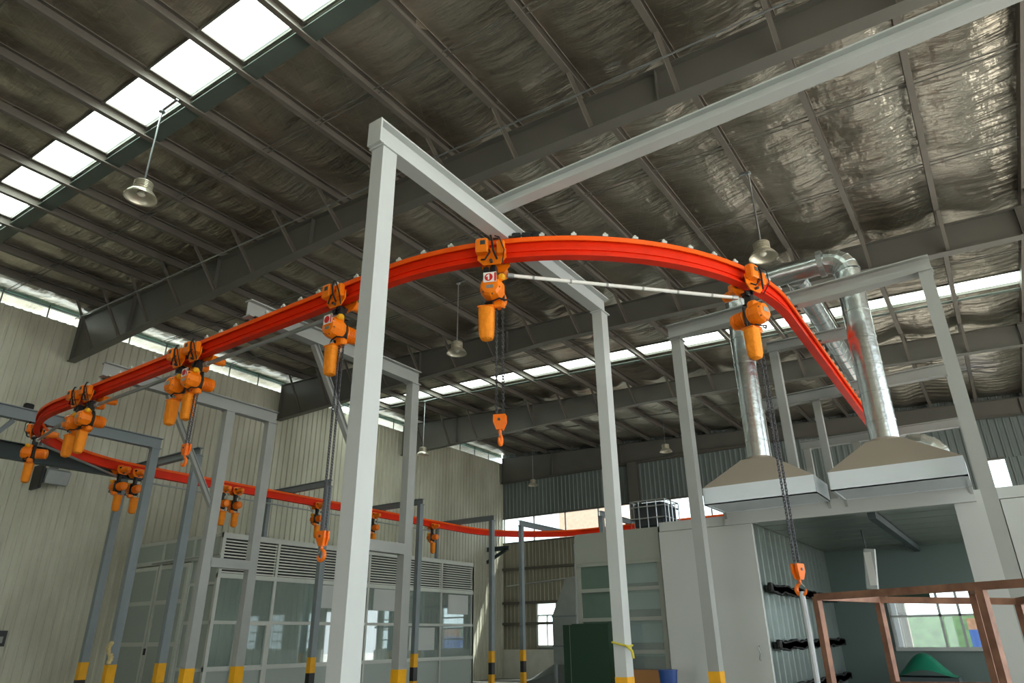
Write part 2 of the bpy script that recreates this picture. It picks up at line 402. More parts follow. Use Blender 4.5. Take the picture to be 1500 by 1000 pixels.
# ------------------------------------------------------------------ roof frame
def rb(x):                                  # underside of a tapered rafter
    return 8.26 + (8.14-8.26)*(-8.0-x)/10.2 if x < -8.0 else 7.86 - 0.05*x
RAFT = ((6.88, 'roof rafter nearest the camera, above the red track and the first pendant lamp'),
        (13.25, 'roof rafter second from the camera, in front of the far skylight strip'),
        (19.1, 'roof rafter third from the camera, just behind the far skylight strip'),
        (25.85, 'roof rafter against the dark far wall, farthest of the rafters'))
for Y, lab in RAFT:
    t = thing('rafter', lab, 'rafter', (-5.2, Y, 8.0), 0, 'roof rafters')
    xs = [-18.38, -15, -11.5, -8, -4, 0, 4, 7.95]; m = MB()
    P = []
    for x in xs:
        for dy in (-0.006, 0.006): P += [(x, Y+dy, rb(x)), (x, Y+dy, 8.39-0.05*x)]
    n = len(xs); F = []
    for k in range(n-1):
        a = 4*k; F += [(a, a+1, a+5, a+4), (a+2, a+3, a+7, a+6)]
    m.add(P, F); m.build('web', 'rafter_steel', t)
    m = MB(); m2 = MB()
    for k in range(n-1):
        m.sweep(rprof(0.2, 0.016), (xs[k], Y, rb(xs[k])-0.016), (xs[k+1], Y, rb(xs[k+1])-0.016))
        m2.sweep(rprof(0.2, 0.014), (xs[k], Y, 8.386-0.05*xs[k]), (xs[k+1], Y, 8.386-0.05*xs[k+1]))
    m.build('bottom_flange', 'rafter_steel', t); m2.build('top_flange', 'rafter_steel', t)
    for x in (-18.3, -15.6, -12.2, -9.2, -2.3, 1.6):
        B(x-0.006, x+0.006, Y-0.09, Y+0.09, rb(x)+0.002, 8.385-0.05*x).build('stiffener', 'rafter_steel', t)
    if Y < 25:
        for x in PX:
            m = MB(); s = -1
            m.sweep(rprof(0.06, 0.006), (x+0.03, Y-0.66, 8.40-0.05*x), (x+0.03, Y-0.08, rb(x)+0.012), up=(1, 0, 0))
            m.sweep(rprof(0.006, 0.06), (x+0.03, Y-0.66, 8.40-0.05*x), (x+0.03, Y-0.05, rb(x)+0.012), up=(1, 0, 0))
            m.build('fly_brace', 'roof_steel', t)
ORD = ['first', 'second', 'third', 'fourth', 'fifth', 'sixth', 'seventh', 'eighth', 'ninth', 'tenth', 'eleventh', 'twelfth', 'thirteenth', 'fourteenth', 'fifteenth', 'sixteenth', 'seventeenth', 'eighteenth', 'nineteenth']
for k, x in enumerate(reversed(PX)):
    zb = 8.402 - 0.05*x
    o = MB().sweep(cprof(0.085, 0.194), (x, -6, zb), (x, FY-0.1, zb)).build('purlin', 'roof_steel')
    tag(o, 'long roof purlin, %s counted from the high left wall' % ORD[k], 'purlin', 'roof purlins')
for k, (y, lab) in enumerate(((1.35, 'thin pair of sag rods crossing the purlins nearest the camera'), (5.05, 'thin pair of sag rods between the near skylight strip and the first rafter'),
                              (8.92, 'thin pair of sag rods just behind the first rafter'), (11.06, 'thin pair of sag rods just before the second rafter'),
                              (15.0, 'thin pair of sag rods just behind the second rafter'), (22.4, 'thin pair of sag rods nearest the far wall'))):
    m = MB()
    for d in (0, 0.09): m.tube([(-18.2, y+d, 8.45+0.91), (7.9, y+d, 8.45-0.395)], 0.011, 5)
    tag(m.build('sag_rod', 'rafter_steel'), lab, 'rod', 'roof sag rods')
pts = [(-17.5, 6.40, 8.92), (-8.85, 6.40, 8.55), (-5.8, 6.40, 8.42), (-1.83, 6.40, 8.22), (7.9, 6.40, 7.80)]
tag(MB().tube(pts, 0.013, 6).build('conduit', 'zinc'), 'thin pale conduit running beside the nearest roof rafter', 'conduit')
# a post of the far wall frame
for x, lab in ((-11.77, 'grey steel post on the far wall above the wire crate'),):
    m = MB().sweep(iprof(0.42, 0.24), (x, FY-0.035, 0.0), (x, FY-0.035, 8.4), up=(0, -1, 0))
    tag(m.build('wall_post', 'rafter_steel'), lab, 'post')

# ------------------------------------------------------------------ pendant lamps
LAMPS = ((-8.725, 3.58, 7.40, 'pendant high-bay lamp with silver reflector under the near skylight strip'),
         (-1.94, 9.72, 7.04, 'pendant high-bay lamp above the silver ducts at right'),
         (-8.52, 10.345, 7.26, 'pendant high-bay lamp behind hoist number one, on a thin rod'),
         (-15.22, 16.81, 7.37, 'small far pendant lamp near the left wall behind the pale portal post'),
         (-8.64, 21.87, 7.50, 'far pendant lamp between the middle post and the right post, near the far wall'),
         (-16.2, 25.14, 7.82, 'farthest tiny pendant lamp in the dark corner of the far wall'))
first = None
for x, y, z, lab in LAMPS:
    xp = min(PX, key=lambda q: abs(q+0.04-x)) + 0.04; zt = 8.402 - 0.05*xp - 0.012
    t = thing('pendant_lamp', lab, 'lamp', (x, y, z-0.16), 0, 'high-bay lamps')
    MB().tube([(x, y, z+0.1), (x, y, zt)], 0.012, 6).build('rod', 'zinc', t)
    MB().box(min(x, xp)-0.03, max(x, xp)+0.03, y-0.02, y+0.02, zt-0.012, zt+0.012).build('hanger_arm', 'zinc', t)
    MB().lathe([(0.02, zt-0.04), (0.045, zt-0.03), (0.045, zt-0.012), (0.02, zt-0.012)], (x, y, 0), n=10).build('ceiling_rose', 'zinc', t)
    prof = [(0.03, 0.13), (0.10, 0.11)]
    for k in range(5): a = 0.09-0.026*k; prof += [(0.125, a), (0.125, a-0.013), (0.10, a-0.014), (0.10, a-0.025)]
    prof += [(0.1, -0.05), (0.03, -0.05)]
    MB().lathe(prof, (x, y, z), n=18).build('housing', 'lamp_alu', t, smooth=False)
    MB().lathe([(0.10, -0.045), (0.155, -0.065), (0.19, -0.105), (0.205, -0.145), (0.215, -0.15), (0.215, -0.156), (0.195, -0.148), (0.18, -0.11), (0.145, -0.075), (0.095, -0.055)], (x, y, z), n=24).build('reflector', 'lamp_alu', t, smooth=True)
    MB().lathe([(0.02, -0.055), (0.05, -0.065), (0.055, -0.10), (0.03, -0.125), (0.01, -0.13)], (x, y, z), n=16).build('bulb', 'lamp_globe', t, smooth=True)

# ------------------------------------------------------------------ portal frames that carry the track
def column(t, x, y, z1, m='grey_paint', wx=0.115, wy=0.14, bands=True, z0=0.0):
    c = B(x-wx/2, x+wx/2, y-wy/2, y+wy/2, z0, z1).build('column', m, t)
    if bands:
        h = MB(); a, b = wx/2+0.003, wy/2+0.003
        for k in range(4):
            h.cur = k % 2; h.box(x-a, x+a, y-b, y+b, 1.22-0.3*(k+1), 1.22-0.3*k)
        h.build('hazard_stripes', ['yellow', 'black_metal'], c)
        B(x-0.14, x+0.14, y-0.14, y+0.14, 0, 0.016).build('base_plate', m, c)
    else:
        B(x-0.1, x+0.1, y-0.1, y+0.1, z0, z0+0.012).build('base_plate', m, c)
    B(x-wx/2-0.015, x+wx/2+0.015, y-wy/2-0.015, y+wy/2+0.015, z1-0.012, z1).build('cap_plate', m, c)
    return c
def beam(t, p0, p1, w=0.115, h=0.2, m='grey_paint', name='beam', solid=False):
    return MB().sweep(rprof(w, h) if solid else iprof(w, h, 0.014, 0.012), p0, p1).build(name, m, t)
ZB = 4.84
GF = 'portal frames of the overhead track'
def frame(label, loc): return thing('portal_frame', label, 'frame', loc, 0, GF)

t = frame('tall pale portal frame nearest the camera, its beam passing over hoist number one', (-3.03, 4.4, 0))
column(t, -3.035, 2.80, ZB, 'light_paint'); column(t, -3.035, 6.15, ZB, 'light_paint')
beam(t, (-3.035, 2.70, ZB), (-3.035, 6.27, ZB), 0.125, 0.21, 'light_paint')
MB().box(-3.10, -2.97, 2.685, 2.70, ZB, ZB+0.21).build('end_plate', 'light_paint', t)
tag(MB().sweep(iprof(0.115, 0.115, 0.014, 0.012), (-3.09, 4.15, ZB+0.212), (7.9, 4.15, ZB+0.212)).build('tie_beam', 'light_paint'),
    'long pale tie beam resting on the nearest portal and running off to the upper right', 'beam')

t = frame('grey portal frame at right straddling the track in front of the silver ducts', (-1.3, 7.35, 0))
column(t, -2.645, 7.43, ZB+0.02); column(t, 0.035, 7.28, ZB+0.02)
beam(t, (-2.72, 7.36, ZB+0.02), (0.10, 7.30, ZB+0.02), 0.13, 0.17)

def cantilever(x, label, m='grey_paint'):
    t = frame(label, (x, 6.2, 0))
    column(t, x, 5.87, ZB, m); column(t, x, 6.64, ZB, m)
    beam(t, (x, 3.92, ZB), (x, 6.74, ZB), 0.125, 0.2, m)
    MB().sweep(iprof(0.07, 0.07, 0.008, 0.008), (x, 4.85, ZB-0.02), (x, 5.80, 3.35), up=(0, 1, 1)).build('brace', m, t)
    beam(t, (x, 5.93, 2.53), (x, 6.57, 2.53), 0.115, 0.13, m, 'tie', True)
    return t
cantilever(-6.25, 'grey twin-post bracket frame standing directly behind the nearest pale post')
cantilever(-9.4, 'grey twin-post bracket frame behind the left twin hoist with the lowered hook')
t = frame('grey bracket frame at far left, its beam running off the left edge', (-12.4, 5.0, 0))
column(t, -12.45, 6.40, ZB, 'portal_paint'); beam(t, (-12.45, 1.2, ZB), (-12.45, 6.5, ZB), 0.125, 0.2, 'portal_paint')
MB().sweep(iprof(0.07, 0.07, 0.008, 0.008), (-12.45, 4.05, ZB), (-12.45, 3.1, 3.5), up=(0, 1, 1)).build('brace', 'portal_paint', t)
column(t, -12.45, 1.6, ZB, 'portal_paint')
for y, xi, lab in ((7.17, -12.3, 'slim portal across the far run left of the glass booth'),
                   (10.65, -12.55, 'slim portal across the far run in front of the left end of the glass booth'),
                   (13.75, -12.45, 'slim portal across the far run in front of the right half of the glass booth'),
                   (17.1, -12.55, 'slim portal across the far run beside the right end of the glass booth')):
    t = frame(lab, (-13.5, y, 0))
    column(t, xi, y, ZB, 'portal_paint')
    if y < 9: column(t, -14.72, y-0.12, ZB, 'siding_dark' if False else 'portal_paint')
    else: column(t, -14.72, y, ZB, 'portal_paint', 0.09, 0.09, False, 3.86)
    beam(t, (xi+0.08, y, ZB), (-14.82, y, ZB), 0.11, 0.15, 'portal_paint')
for x, lab in ((-12.45, 'slim bracket frame with striped post at the far bend of the track, in the corner'),
               (-9.55, 'slim bracket frame over the far straight, post hidden behind the middle pale post')):
    t = frame(lab, (x, 19, 0)); column(t, x, 18.55, ZB, 'portal_paint'); beam(t, (x, 18.45, ZB), (x, 21.3, ZB), 0.11, 0.16, 'portal_paint')
RB = 2.86                                   # roof of the oven, which the next frames stand on
t = frame('small grey portal on the oven roof, beside the nearer silver riser', (-1.3, 8.42, RB))
column(t, -1.77, 8.45, ZB, wx=0.10, wy=0.10, bands=False, z0=RB); column(t, -0.72, 8.6, ZB, wx=0.1, wy=0.1, bands=False, z0=RB)
beam(t, (-1.84, 8.45, ZB), (-0.62, 8.55, ZB), 0.1, 0.13)
t = frame('wide grey portal on the oven roof, second behind the right frame', (-1.3, 10.75, RB))
for x in (-2.62, -1.78, 0.0): column(t, x, 10.8, ZB-0.02, wx=0.10, wy=0.10, bands=False, z0=RB)
beam(t, (-2.7, 10.8, ZB-0.02), (0.08, 10.7, ZB-0.02), 0.11, 0.17)
t = frame('wide grey portal behind the oven, farthest along the right run', (-1.3, 13.9, 0))
for x in (-2.62, -1.75, 0.0): column(t, x, 13.9, ZB, wx=0.12, wy=0.12, bands=False)
beam(t, (-2.72, 13.9, ZB), (0.08, 13.9, ZB), 0.11, 0.16)

# ------------------------------------------------------------------ the track: a closed loop with round corners
X0, X1, Y0, Y1, RR = -13.89, -1.27, 4.05, 20.4, 3.0
RZ, RH, RW = 4.635, 0.20, 0.09
def path(step=0.14):
    P = []
    def arc(cx, cy, a0, a1):
        n = 26
        for k in range(n): a = a0+(a1-a0)*k/n; P.append((cx+RR*math.cos(a), cy+RR*math.sin(a)))
    def seg(a, b):
        L = math.dist(a, b); n = max(1, int(L/1.0))
        for k in range(n): P.append((a[0]+(b[0]-a[0])*k/n, a[1]+(b[1]-a[1])*k/n))
    seg((X0+RR, Y0), (X1-RR, Y0)); arc(X1-RR, Y0+RR, -PI/2, 0); seg((X1, Y0+RR), (X1, Y1-RR)); arc(X1-RR, Y1-RR, 0, PI/2)
    seg((X1-RR, Y1), (X0+RR, Y1)); arc(X0+RR, Y1-RR, PI/2, PI); seg((X0, Y1-RR), (X0, Y0+RR)); arc(X0+RR, Y0+RR, PI, 1.5*PI)
    return P
def loop_sweep(prof, P, m):
    n = len(P); k = len(prof); V = []; F = []
    for i in range(n):
        a, b = P[i-1], P[(i+1) % n]; d = Vector((b[0]-a[0], b[1]-a[1])).normalized(); r = Vector((d.y, -d.x))   # r points outward
        for s, u in prof: V.append((P[i][0]+r.x*s, P[i][1]+r.y*s, u))
    for i in range(n):
        j = (i+1) % n
        for q in range(k): F.append((i*k+q, i*k+(q+1) % k, j*k+(q+1) % k, j*k+q))
    m.add(V, F)
P = path()
t = thing('monorail_track', 'red-orange overhead monorail loop with rounded corners hung under the portals', 'track', (-7.6, 12, RZ))
a, b = RW/2, 0.006
def tr(name, prof, mt='rail_red'):
    m = MB(); loop_sweep([(s, RZ+u) for s, u in prof], P, m); m.build(name, mt, t, smooth=True)
tr('top_flange', [(-a, RH-0.045), (-a+0.012, RH-0.045), (-a+0.012, RH-0.014), (a-0.012, RH-0.014), (a-0.012, RH-0.045), (a, RH-0.045), (a, RH), (-a, RH)], 'rail_orange')
tr('web', [(-b, 0.02), (b, 0.02), (b, RH-0.014), (-b, RH-0.014)])
tr('bottom_flange', [(-a, 0.0), (a, 0.0), (a, 0.012), (b, 0.024), (-b, 0.024), (-a, 0.012)])
tr('conductor_strip', [(b, 0.07), (0.022, 0.07), (0.022, 0.09), (b, 0.09)])
# along the loop by arc length
S = [0]
for i in range(len(P)): S.append(S[-1]+math.dist(P[i], P[(i+1) % len(P)]))
def at(s):
    s %= S[-1]
    for i in range(len(P)):
        if S[i+1] >= s:
            f = (s-S[i])/(S[i+1]-S[i]); p, q = P[i], P[(i+1) % len(P)]
            return p[0]+(q[0]-p[0])*f, p[1]+(q[1]-p[1])*f, math.atan2(q[1]-p[1], q[0]-p[0])
def near(x, y):
    return min((math.dist(at(k*0.02)[:2], (x, y)), k*0.02) for k in range(int(S[-1]/0.02)))[1]
s = 0.4; kk = 0
sc0 = None
while s < 19 and kk < 70:
    x, y, th = at(s)
    o = Vector((math.sin(th), -math.cos(th)))
    if sc0 is None:
        sc0 = MB().box(-0.024, 0.024, -0.018, 0.018, 0, 0.022).lathe([(0.015, 0.022), (0.015, 0.036), (0.010, 0.042)], (0, 0, 0), n=8).build('clamp_bolt', 'frame_alu', t, local=True); c = sc0
    else:
        c = sc0.copy(); COL.objects.link(c); c.parent = t
    c.location = Vector((x+o.x*0.035, y+o.y*0.035, RZ+RH)) - t.location; c.rotation_euler = (0, 0, th); s += 0.28; kk += 1
for x, y in ((-3.03, 4.33), (-6.25, Y0), (-9.4, Y0), (-12.45, 4.55), (X1, 7.33), (X1, 8.5), (X1, 10.75), (X1, 13.9), (X0, 7.17), (X0, 10.65), (X0, 13.75), (X0, 17.1), (-12.45, 20.0), (-9.55, Y1)):
    sx_, sy_, th = at(near(x, y)); o = Vector((math.sin(th), -math.cos(th), 0)); d = Vector((math.cos(th), math.sin(th), 0))
    R = Matrix((d, -o, Vector((0, 0, 1)))).transposed()
    for q in (-0.07, 0.07):
        MB().rbox(Vector((sx_, sy_, RZ+RH+0.004))+d*q, (0.05, 0.15, 0.008), R).build('hanger_clamp', 'siding_dark', t)
# black cable junction lying on the track by the nearest portal, and the dark spur that branches off at the left
x, y, th = at(near(-2.84, 4.4)); o = Vector((math.sin(th), -math.cos(th), 0)); d = Vector((math.cos(th), math.sin(th), 0)); R = Matrix((d, -o, Vector((0, 0, 1)))).transposed()
m = MB()
for q in (-0.09, 0.0, 0.09): m.rbox(Vector((x, y, RZ+RH+0.028))+d*q-o*0.0, (0.082, 0.10, 0.05), R, 0.008)
m.tube([Vector((x, y, RZ+RH+0.03))-d*0.13, Vector((x, y, RZ+RH+0.06))+d*0, Vector((x, y, RZ+RH+0.03))+d*0.15], 0.008, 6)
tag(m.build('junction_box', 'black_metal'), 'black cable junction box on top of the track beside the nearest portal beam', 'box')
tag(MB().sweep(iprof(0.14, 0.30, 0.014, 0.012), (-14.18, 1.0, 4.56), (-14.05, 7.2, 4.56)).build('spur_beam', 'siding_dark'), 'dark unpainted spur beam behind the left bend of the red track', 'beam')

# ------------------------------------------------------------------ chain hoists
def chain_mesh(x, y, z0, z1):
    m = MB(); pitch = 0.026; z = z1; k = 0; n = 8
    def link(zc, turn):
        L, Wd, r = 0.019, 0.0095, 0.0036; pts = []
        for i in range(n):
            a = 2*PI*i/n; px, pz = Wd*math.cos(a), (L-Wd)*(1 if math.sin(a) > 0 else -1)+Wd*math.sin(a)
            pts.append((px, pz))
        V = []; F = []
        for i in range(n):
            p = Vector(pts[i]); c = Vector((0, (L-Wd)*(1 if p.y > 0 else -1))); nr = (p-c).normalized()
            for q in range(4):
                a = PI/4+PI/2*q; rr = p+nr*r*math.cos(a)*1.2; h = r*math.sin(a)*1.2
                V.append((x+rr.x, y+h, zc+rr.y) if not turn else (x+h, y+rr.x, zc+rr.y))
        for i in range(n):
            j = (i+1) % n
            for q in range(4): F.append((i*4+q, i*4+(q+1) % 4, j*4+(q+1) % 4, j*4+q))
        m.add(V, F)
    while z > z0: link(z, k % 2); z -= pitch; k += 1
    return m
def hook_block(t, x, zt, open_x=False):
    # two-fall hook block: tapered cheek block, shank, curved hook with latch
    hb = MB()
    for s_ in (-1, 1):
        hb.add([(x-0.05, s_*0.012, zt), (x+0.05, s_*0.012, zt), (x+0.05, s_*0.030, zt), (x-0.05, s_*0.030, zt),
                (x-0.05, s_*0.012, zt-0.06), (x+0.05, s_*0.012, zt-0.06), (x+0.05, s_*0.034, zt-0.06), (x-0.05, s_*0.034, zt-0.06),
                (x-0.026, s_*0.012, zt-0.125), (x+0.026, s_*0.012, zt-0.125), (x+0.026, s_*0.024, zt-0.125), (x-0.026, s_*0.024, zt-0.125)],
               [(0,1,2,3)] + [(i, (i+1) % 4, 4+(i+1) % 4, 4+i) for i in range(4)] + [(4+i, 4+(i+1) % 4, 8+(i+1) % 4, 8+i) for i in range(4)] + [(8,9,10,11)])
    hb.box(x-0.022, x+0.022, -0.02, 0.02, zt-0.125, zt-0.02)
    o = hb.build('hook_block', 'hook_orange', t, local=True)
    MB().lathe([(0.012, -0.04), (0.012, 0.04)], (x, 0, zt-0.045), 'Y', 8).build('sheave_pin', 'chain_steel', o, local=True)
    pts = [(x, 0, zt-0.115), (x, 0, zt-0.15)]; rad = [0.013, 0.014]
    for k in range(12):
        a = PI*0.5 + 0.25 + k*(1.5*PI-0.2)/11
        q_ = 0.043*math.cos(a); pts.append((x+q_ if open_x else x, 0 if open_x else q_, zt-0.20+0.043*math.sin(a))); rad.append(0.012+0.006*math.sin(PI*min(1, k/9)) if k < 9 else 0.016-0.0035*(k-8))
    h = MB().tube(pts, 0.014, 8, radii=rad).build('hook', 'hook_orange', t, local=True, smooth=True)
    MB().tube([(x+(0.008 if open_x else 0), 0 if open_x else 0.008, zt-0.15), (x+(0.036 if open_x else 0), 0 if open_x else 0.036, zt-0.185)], 0.005, 6).build('latch', 'zinc', h, local=True)
def digit_one(m, cx, cz, h, y):
    w_ = h*0.13
    prof = [(-w_, -h/2), (w_, -h/2), (w_, h/2), (-w_*0.6, h/2), (-w_*3.0, h*0.22), (-w_*3.0, h*0.05), (-w_, h*0.16)]
    n = len(prof); V = [(cx-a_, y, cz+b_) for a_, b_ in prof] + [(cx-a_, y+0.002, cz+b_) for a_, b_ in prof]
    m.add(V, [tuple(range(n)), tuple(range(2*n-1, n-1, -1))] + [(i, (i+1) % n, n+(i+1) % n, n+i) for i in range(n)])
def make_hoist(label, drop, plate=None, hook_x=False):
    """local frame: x along the track, y outward, z=0 at the underside of the track"""
    t = thing('chain_hoist', label, 'hoist', (0, 0, RZ), 0, 'electric chain hoists on the track')
    L = dict(local=True)
    for s_ in (-1, 1):
        p = MB(); yy = s_*0.078
        prof = [(-0.13, 0.08), (-0.13, -0.01), (-0.075, -0.07), (0.075, -0.07), (0.13, -0.01), (0.13, 0.08), (0.06, 0.10), (-0.06, 0.10)]
        n = len(prof); V = [(q, yy-0.006, z) for q, z in prof] + [(q, yy+0.006, z) for q, z in prof]
        p.add(V, [tuple(range(n)), tuple(range(2*n-1, n-1, -1))] + [(i, (i+1) % n, n+(i+1) % n, n+i) for i in range(n)])
        pl = p.build('trolley_plate', 'hoist_orange', t, **L)
        for q in (-0.075, 0.075):
            MB().lathe([(0.012, 0), (0.04, 0.0), (0.044, -0.006*s_), (0.036, -0.03*s_), (0.012, -0.03*s_)], (q, yy-s_*0.007, 0.049), 'Y', 14).build('wheel', 'chain_steel', pl, **L)
            MB().lathe([(0.02, 0), (0.02, 0.016*s_), (0.012, 0.02*s_)], (q, yy+s_*0.006, 0.049), 'Y', 10).build('wheel_cap', 'black_metal', pl, **L)
    MB().lathe([(0.014, -0.12), (0.014, 0.12)], (0, 0, -0.045), 'Y', 10).build('trolley_pin', 'chain_steel', t, **L)
    # control box on the outer side and the trolley drive on the inner side
    cb = MB().rbox((0.075, 0.125, 0.095), (0.115, 0.08, 0.14), None, 0.012).build('control_box', 'hoist_orange', t, **L)
    MB().box(0.04, 0.085, 0.165, 0.169, 0.095, 0.135).build('rating_plate', 'siding_dark', cb, **L)
    MB().rbox((-0.09, 0.115, 0.07), (0.07, 0.06, 0.13), None, 0.01).build('terminal_box', 'hoist_orange', t, **L)
    MB().tube([(0.0, 0.13, 0.20), (-0.02, 0.16, 0.12), (-0.03, 0.15, 0.03), (-0.06, 0.13, -0.05)], 0.009, 6).tube([(-0.04, 0.13, 0.19), (-0.09, 0.18, 0.14), (-0.13, 0.16, 0.02), (-0.10, 0.10, -0.08)], 0.006, 6).tube([(0.02, 0.11, 0.07), (0.0, 0.15, 0.02), (0.05, 0.13, -0.04), (0.09, 0.10, -0.02)], 0.008, 6).build('cable', 'black_rubber', t, smooth=True, **L)
    tm = MB().lathe([(0.03, -0.09), (0.052, -0.10), (0.052, -0.24), (0.045, -0.25), (0.045, -0.285), (0.03, -0.295)], (-0.03, 0, 0.01), 'Y', 16).build('drive_motor', 'hoist_orange', t, smooth=True, **L)
    MB().rbox((0.055, -0.12, 0.01), (0.09, 0.06, 0.09), None, 0.01).build('drive_gearbox', 'hoist_orange', t, **L)
    MB().rbox((0, 0, -0.125), (0.06, 0.08, 0.16), None, 0.012).rbox((0.06, 0.03, -0.09), (0.05, 0.04, 0.05), None, 0.008).lathe([(0.014, -0.06), (0.014, 0.06)], (0, 0, -0.075), 'Y', 10).build('suspension', 'black_metal', t, **L)
    # hoist body: gear drum outward, frame in the middle, finned motor inward
    gd = MB().lathe([(0.05, 0.155), (0.078, 0.15), (0.098, 0.125), (0.107, 0.08), (0.108, 0.03), (0.102, 0.02), (0.102, 0.0)], (0, 0, -0.305), 'Y', 10)
    gd.rbox((0, 0.05, -0.215), (0.15, 0.09, 0.07), None, 0.015)
    g = gd.build('gear_housing', 'hoist_orange', t, **L)
    for k in range(6):
        a_ = 2*PI*k/6+0.3; MB().lathe([(0.007, 0.13), (0.007, 0.142)], (0.085*math.cos(a_), 0, -0.305+0.085*math.sin(a_)), 'Y', 6).build('bolt', 'chain_steel', g, **L)
    MB().rbox((0, -0.02, -0.305), (0.185, 0.05, 0.22), None, 0.04).build('body_frame', 'black_metal', t, **L)
    mo = [(0.055, -0.045), (0.078, -0.05)]
    for k in range(6): y_ = -0.06-0.018*k; mo += [(0.081, y_), (0.081, y_-0.010), (0.07, y_-0.011), (0.07, y_-0.017)]
    mo += [(0.079, -0.175), (0.075, -0.20), (0.05, -0.212), (0.02, -0.214)]
    MB().lathe(mo, (0, 0, -0.305), 'Y', 18).build('motor', 'hoist_orange', t, **L)
    MB().rbox((-0.085, 0.075, -0.205), (0.065, 0.065, 0.055), None, 0.016).build('limit_switch', 'yellow', t, **L)
    MB().rbox((-0.045, 0.0, -0.435), (0.10, 0.08, 0.065), None, 0.015).build('chain_guide', 'hoist_orange', t, **L)
    MB().tube([(0.05, 0.05, -0.42), (-0.01, 0.09, -0.435), (-0.07, 0.09, -0.415), (-0.12, 0.05, -0.42), (-0.13, 0.02, -0.39)], 0.008, 6).build('guide_cable', 'black_rubber', t, smooth=True, **L)
    # chain bag: soft pocket, wide mouth, rounded foot
    V = []; F = []; rows = [(-0.455, 0.055, 0.05), (-0.47, 0.068, 0.062), (-0.53, 0.067, 0.062), (-0.64, 0.065, 0.06), (-0.715, 0.063, 0.058), (-0.752, 0.05, 0.046), (-0.766, 0.022, 0.02)]
    n = 14
    for z, rx, ry in rows:
        for i in range(n):
            a_ = 2*PI*i/n; ca, sa = math.cos(a_), math.sin(a_)
            V.append((0.062+rx*(abs(ca)**0.55)*(1 if ca > 0 else -1), 0.01+ry*(abs(sa)**0.55)*(1 if sa > 0 else -1), z))
    for k in range(len(rows)-1):
        for i in range(n): j = (i+1) % n; F.append((k*n+i, k*n+j, k*n+n+j, k*n+n+i))
    F += [tuple(range(n-1, -1, -1)), tuple(range((len(rows)-1)*n, len(rows)*n))]
    m = MB(); m.add(V, F); bag = m.build('chain_bag', 'bag_orange', t, smooth=True, **L)
    MB().rbox((0.062, 0.01, -0.462), (0.145, 0.132, 0.018), None, 0.008).build('bag_rim', 'hoist_orange', bag, **L)
    MB().tube([(0.01, 0.01, -0.46), (0.01, 0.01, -0.40), (0.11, 0.01, -0.40), (0.11, 0.01, -0.46)], 0.006, 6).build('bag_hanger', 'chain_steel', bag, **L)
    zb = -drop
    for q in ((-0.078, -0.022) if drop > 0.7 else ()):
        chain_mesh(q, 0, zb, -0.46).build('chain', 'chain_steel', t, **L)
    if drop > 0.7: hook_block(t, -0.05, zb, hook_x)
    if plate:
        pt = MB().box(-0.06, 0.055, 0.157, 0.160, -0.285, -0.19).build('number_plate', 'white', t, **L)
        MB().lathe([(0.036, 0.160), (0.036, 0.162)], (0.008, 0, -0.2375), 'Y', 24).build('disc', 'sign_red', pt, **L)
        if plate == '1':
            d_ = MB(); digit_one(d_, 0.008, -0.2375, 0.052, 0.162); d_.build('digit', 'white', pt, **L)
        MB().box(-0.058, -0.042, 0.160, 0.1615, -0.281, -0.197).build('edge_mark', 'sign_red', pt, **L)
        MB().box(-0.03, 0.03, 0.152, 0.1575, -0.34, -0.31).build('maker_plate', 'zinc', t, **L)
    else:
        MB().box(-0.04, 0.04, 0.156, 0.159, -0.315, -0.27).build('maker_plate', 'galv_dull', t, **L)
    return t
def copy_tree(o, parent=None):
    c = o.copy(); COL.objects.link(c)
    if parent is not None: c.parent = parent
    for ch in list(o.children): copy_tree(ch, c)
    return c
def place(t, x, y, turn=0.0):
    px, py, th = at(near(x, y)); t.location = (px, py, RZ); t.rotation_euler = (0, 0, th+PI+turn); return t
HOIST = {}
def hoist(name, x, y, label, drop=0.55, plate=None, src=None):
    if src is None: t = make_hoist(label, drop, plate, name in ('two', 'lead'))
    else: t = copy_tree(src); t['label'] = label
    HOIST[name] = place(t, x, y); return t
h1 = hoist('one', -3.12, 4.3, 'orange chain hoist under the nearest portal, white plate with red number 1', 1.43, '1')
hoist('two', -4.84, 4.05, 'orange chain hoist just left of the nearest pale post, its hook lowered far down', 2.22, 'x')
hoist('corner', -1.40, 6.1, 'orange chain hoist on the right bend of the track, long bright chain and hook', 2.55)
hoist('lead', -7.26, 4.05, 'orange chain hoist of the left pair with short lowered hook, the right one', 1.06, 'x')
base = hoist('lead_b', -7.60, 4.05, 'orange chain hoist of the left pair behind the lowered hook, the left one', 0.55)
hoist('pair_a', -9.76, 4.05, 'orange chain hoist of the pair hanging before the far-left portal beam, nearer one', src=base)
hoist('pair_b', -10.12, 4.05, 'orange chain hoist of the pair hanging before the far-left portal beam, farther one', src=base)
hoist('bend', -12.3, 4.45, 'orange chain hoist at the far-left bend, nearest the left picture edge', src=base)
hoist('f1', -13.89, 6.55, 'orange chain hoist of the pair above the dark wall-side post, left one', src=base)
hoist('f2', -13.89, 6.88, 'orange chain hoist of the pair above the dark wall-side post, right one', src=base)
hoist('f3', -13.89, 8.85, 'orange chain hoist of the pair above the booth left corner, left one', src=base)
hoist('f4', -13.89, 9.17, 'orange chain hoist of the pair above the booth left corner, right one', src=base)
hoist('f5', -13.89, 11.5, 'single small orange chain hoist above the louvres beside the lowered hook of another', src=base)
hoist('f6', -13.89, 13.45, 'small orange chain hoist partly hidden behind the nearest pale post', src=base)
hoist('f7', -13.89, 15.9, 'small orange chain hoist farthest along the track, over the booth right half', src=base)
